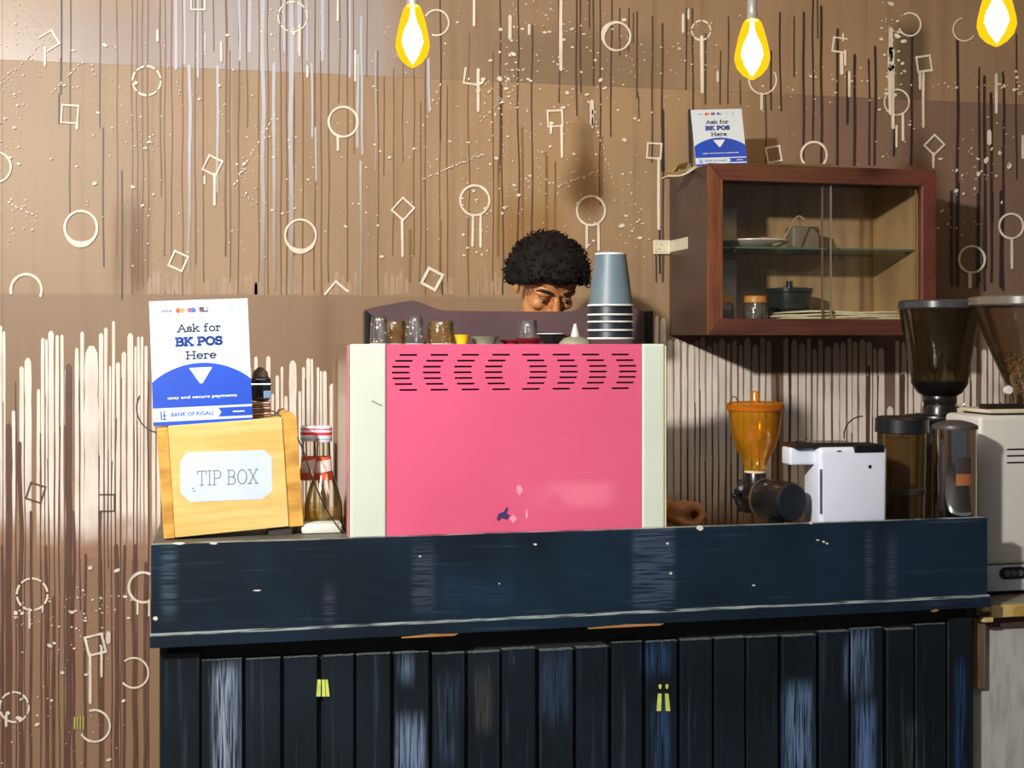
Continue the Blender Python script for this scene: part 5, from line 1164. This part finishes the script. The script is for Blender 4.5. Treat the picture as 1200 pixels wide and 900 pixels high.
# palm and fingers: the curl opens towards the viewer
def fist(bm, o, mx):
    chain(bm, [(o+Vector((-mx*.040, .035, .000)), .024), (o+Vector((-mx*.022, .012, .010)), .025), (o+Vector((-mx*.004, .006, .020)), .020)])
    for i, (dy, ln) in enumerate(((.000, .94), (.018, 1.0), (.036, .95), (.052, .82))):
        r0 = .0105-.0006*i
        k0 = o+Vector((-mx*.006, dy, .026)); k1 = o+Vector((mx*.030*ln, dy-.004, .024)); k2 = o+Vector((mx*.044*ln, dy-.008, .002)); k3 = o+Vector((mx*.028*ln, dy-.010, -.018)); k4 = o+Vector((mx*.010, dy-.010, -.020))
        chain(bm, [(k0, r0+.002), (k1, r0+.001), (k2, r0), (k3, r0-.001), (k4, r0-.002)])
    chain(bm, [(o+Vector((-mx*.038, .010, -.006)), .016), (o+Vector((-mx*.020, -.012, -.018)), .0135), (o+Vector((mx*.004, -.024, -.022)), .0115), (o+Vector((mx*.024, -.026, -.018)), .0095)])
fist(bm, hd, 1)
# right hand rests behind the machine
hd2 = Vector((.60, 3.63, CT+.036)); wr2 = Vector((.64, 3.72, CT+.06)); el2 = Vector((.70, 3.95, CT+.14))
chain(bm, [(shr, .052), (el2, .041), (wr2, .027), (hd2+Vector((.012, .02, 0)), .028)]); fist(bm, hd2, -1)
o = link('body', bm, m_skin, person, smooth=True)
md = o.modifiers.new('remesh', 'REMESH'); md.mode = 'VOXEL'; md.voxel_size = .0042; md.use_smooth_shade = True
ms = o.modifiers.new('smooth', 'SMOOTH'); ms.factor = .5; ms.iterations = 6
# eyes, lids and brows
m_eye = mat('eye_white', (214, 200, 186), .2, coat=.6); m_iris = mat('dark_iris', (30, 18, 12), .15, coat=.8); m_lid = mat('skin_lid', (128, 78, 48), .5)
for s_ in (-1, 1):
    bm = BM(); blob(bm, hp(s_*.033, -.0735, -.006), (.0125, .0125, .0095), 16, hrot); eye = link('eye', bm, m_eye, person, smooth=True)
    bm = BM(); blob(bm, hp(s_*.033, -.0845, -.010), (.0055, .003, .0055), 12, hrot); link('iris', bm, m_iris, eye, smooth=True)
    bm = BM(); blob(bm, hp(s_*.033, -.0760, -.001), (.0145, .0125, .0080), 16, hrot); link('eyelid', bm, m_lid, person, smooth=True)
    bm = tube(BM(), [hp(s_*.014, -.0905, .020), hp(s_*.028, -.0895, .026), hp(s_*.044, -.0815, .026), hp(s_*.056, -.070, .018)], [.003, .0045, .0045, .002], 8)
    link('eyebrow', bm, mat('brow_black', (24, 18, 16), .8), person, smooth=True)
# hair: a thick cap that follows the skull, with curls standing off it
bm = BM(); rnd = random.Random(11)
bmesh.ops.create_icosphere(bm, subdivisions=5, radius=1)
kill = []
for v in bm.verts:
    d = v.co.copy()
    frontness = -d.y
    line = .30-.95*max(0, abs(d.x)-.50) if frontness > 0 else -.45
    lim = line if frontness > .25 else (-.45+(line+.45)*max(0, (frontness+.15)/.4))
    if d.z < lim: kill.append(v); continue
    th = 1.0+.16*noise.noise(d*3.1)+.09*noise.noise(d*9)+.05*noise.noise(d*22)
    edge = min(1, (d.z-lim)*5+.18)
    v.co = HM @ Vector((d.x*(.079+.034*edge*th), .010+d.y*(.098+.024*edge*th), .018+d.z*(.086+.034*edge*th)))
bmesh.ops.delete(bm, geom=kill, context='VERTS')
m_hair = mat('black_hair', (26, 21, 20), .75, col2=(12, 10, 10), scale=90, bump=.6, spec=.2)
hair = link('hair', bm, m_hair, person, smooth=True)
bm = BM()
for i in range(900):
    d = Vector((rnd.gauss(0,1), rnd.gauss(0,1), rnd.gauss(0,1))).normalized()
    lim = .36-.95*max(0, abs(d.x)-.5) if -d.y > .25 else (-.4+.84*max(0, (-d.y+.15)/.4))
    if d.z < lim: continue
    c0 = Vector((d.x*.108, .010+d.y*.118, .018+d.z*.116)); u = d.orthogonal().normalized(); w_ = d.cross(u); ph = rnd.uniform(0, 6); rr = rnd.uniform(.003, .006); ln = rnd.uniform(.008, .018)
    pts = [HM @ (c0+d*(ln*t/5)+(u*math.cos(ph+t*1.5)+w_*math.sin(ph+t*1.5))*rr) for t in range(6)]
    tube(bm, pts, [.0022, .0022, .002, .0018, .0014, .0008], 4)
link('hair_curls', bm, m_hair, hair, kind='stuff')
# clothes
def cloth(name, chains, m, vox=.008):
    bm = BM()
    for ch in chains: chain(bm, ch)
    o = link(name, bm, m, person, smooth=True)
    md = o.modifiers.new('remesh', 'REMESH'); md.mode = 'VOXEL'; md.voxel_size = vox; md.use_smooth_shade = True
    ms = o.modifiers.new('smooth', 'SMOOTH'); ms.factor = .5; ms.iterations = 4
m_shirt = mat('black_cotton', (34, 34, 38), .85, scale=40, bump=.2)
cloth('shirt', [[(nb-Vector((0,0,.05)), .075), (chest, .132), (waist, .122), (hip, .136)], [(shr, .068), (nb-Vector((0,0,.055)), .062), (shl, .068)], [(shr, .068), (chest, .12), (shl, .068)],
     [(shl, .067), (shl+(el-shl)*.62, .056)], [(shr, .067), (shr+(el2-shr)*.62, .056)]], m_shirt)
hl = hip+Vector((.09,0,-.03)); hr2 = hip+Vector((-.09,0,-.03))
cloth('trousers', [[(hip-Vector((0,0,.01)), .130), (hl, .104), (Vector((hl.x+.01, 4.03, .48)), .072), (Vector((hl.x+.01, 4.09, .10)), .060)], [(hip-Vector((0,0,.01)), .130), (hr2, .104), (Vector((hr2.x-.01, 4.03, .48)), .072), (Vector((hr2.x-.01, 4.09, .10)), .060)]], mat('dark_denim', (40, 46, 60), .85))
for s_ in (-1, 1):
    bm = BM(); ax_ = hip.x+s_*.105
    chain(bm, [(Vector((ax_, 4.10, .048)), .046), (Vector((ax_+s_*.01, 3.98, .044)), .042), (Vector((ax_+s_*.014, 3.91, .038)), .034)])
    for v in bm.verts: v.co.z = max(v.co.z, .002)
    link('shoe', bm, mat('black_leather', (22, 20, 20), .4), person, smooth=True)
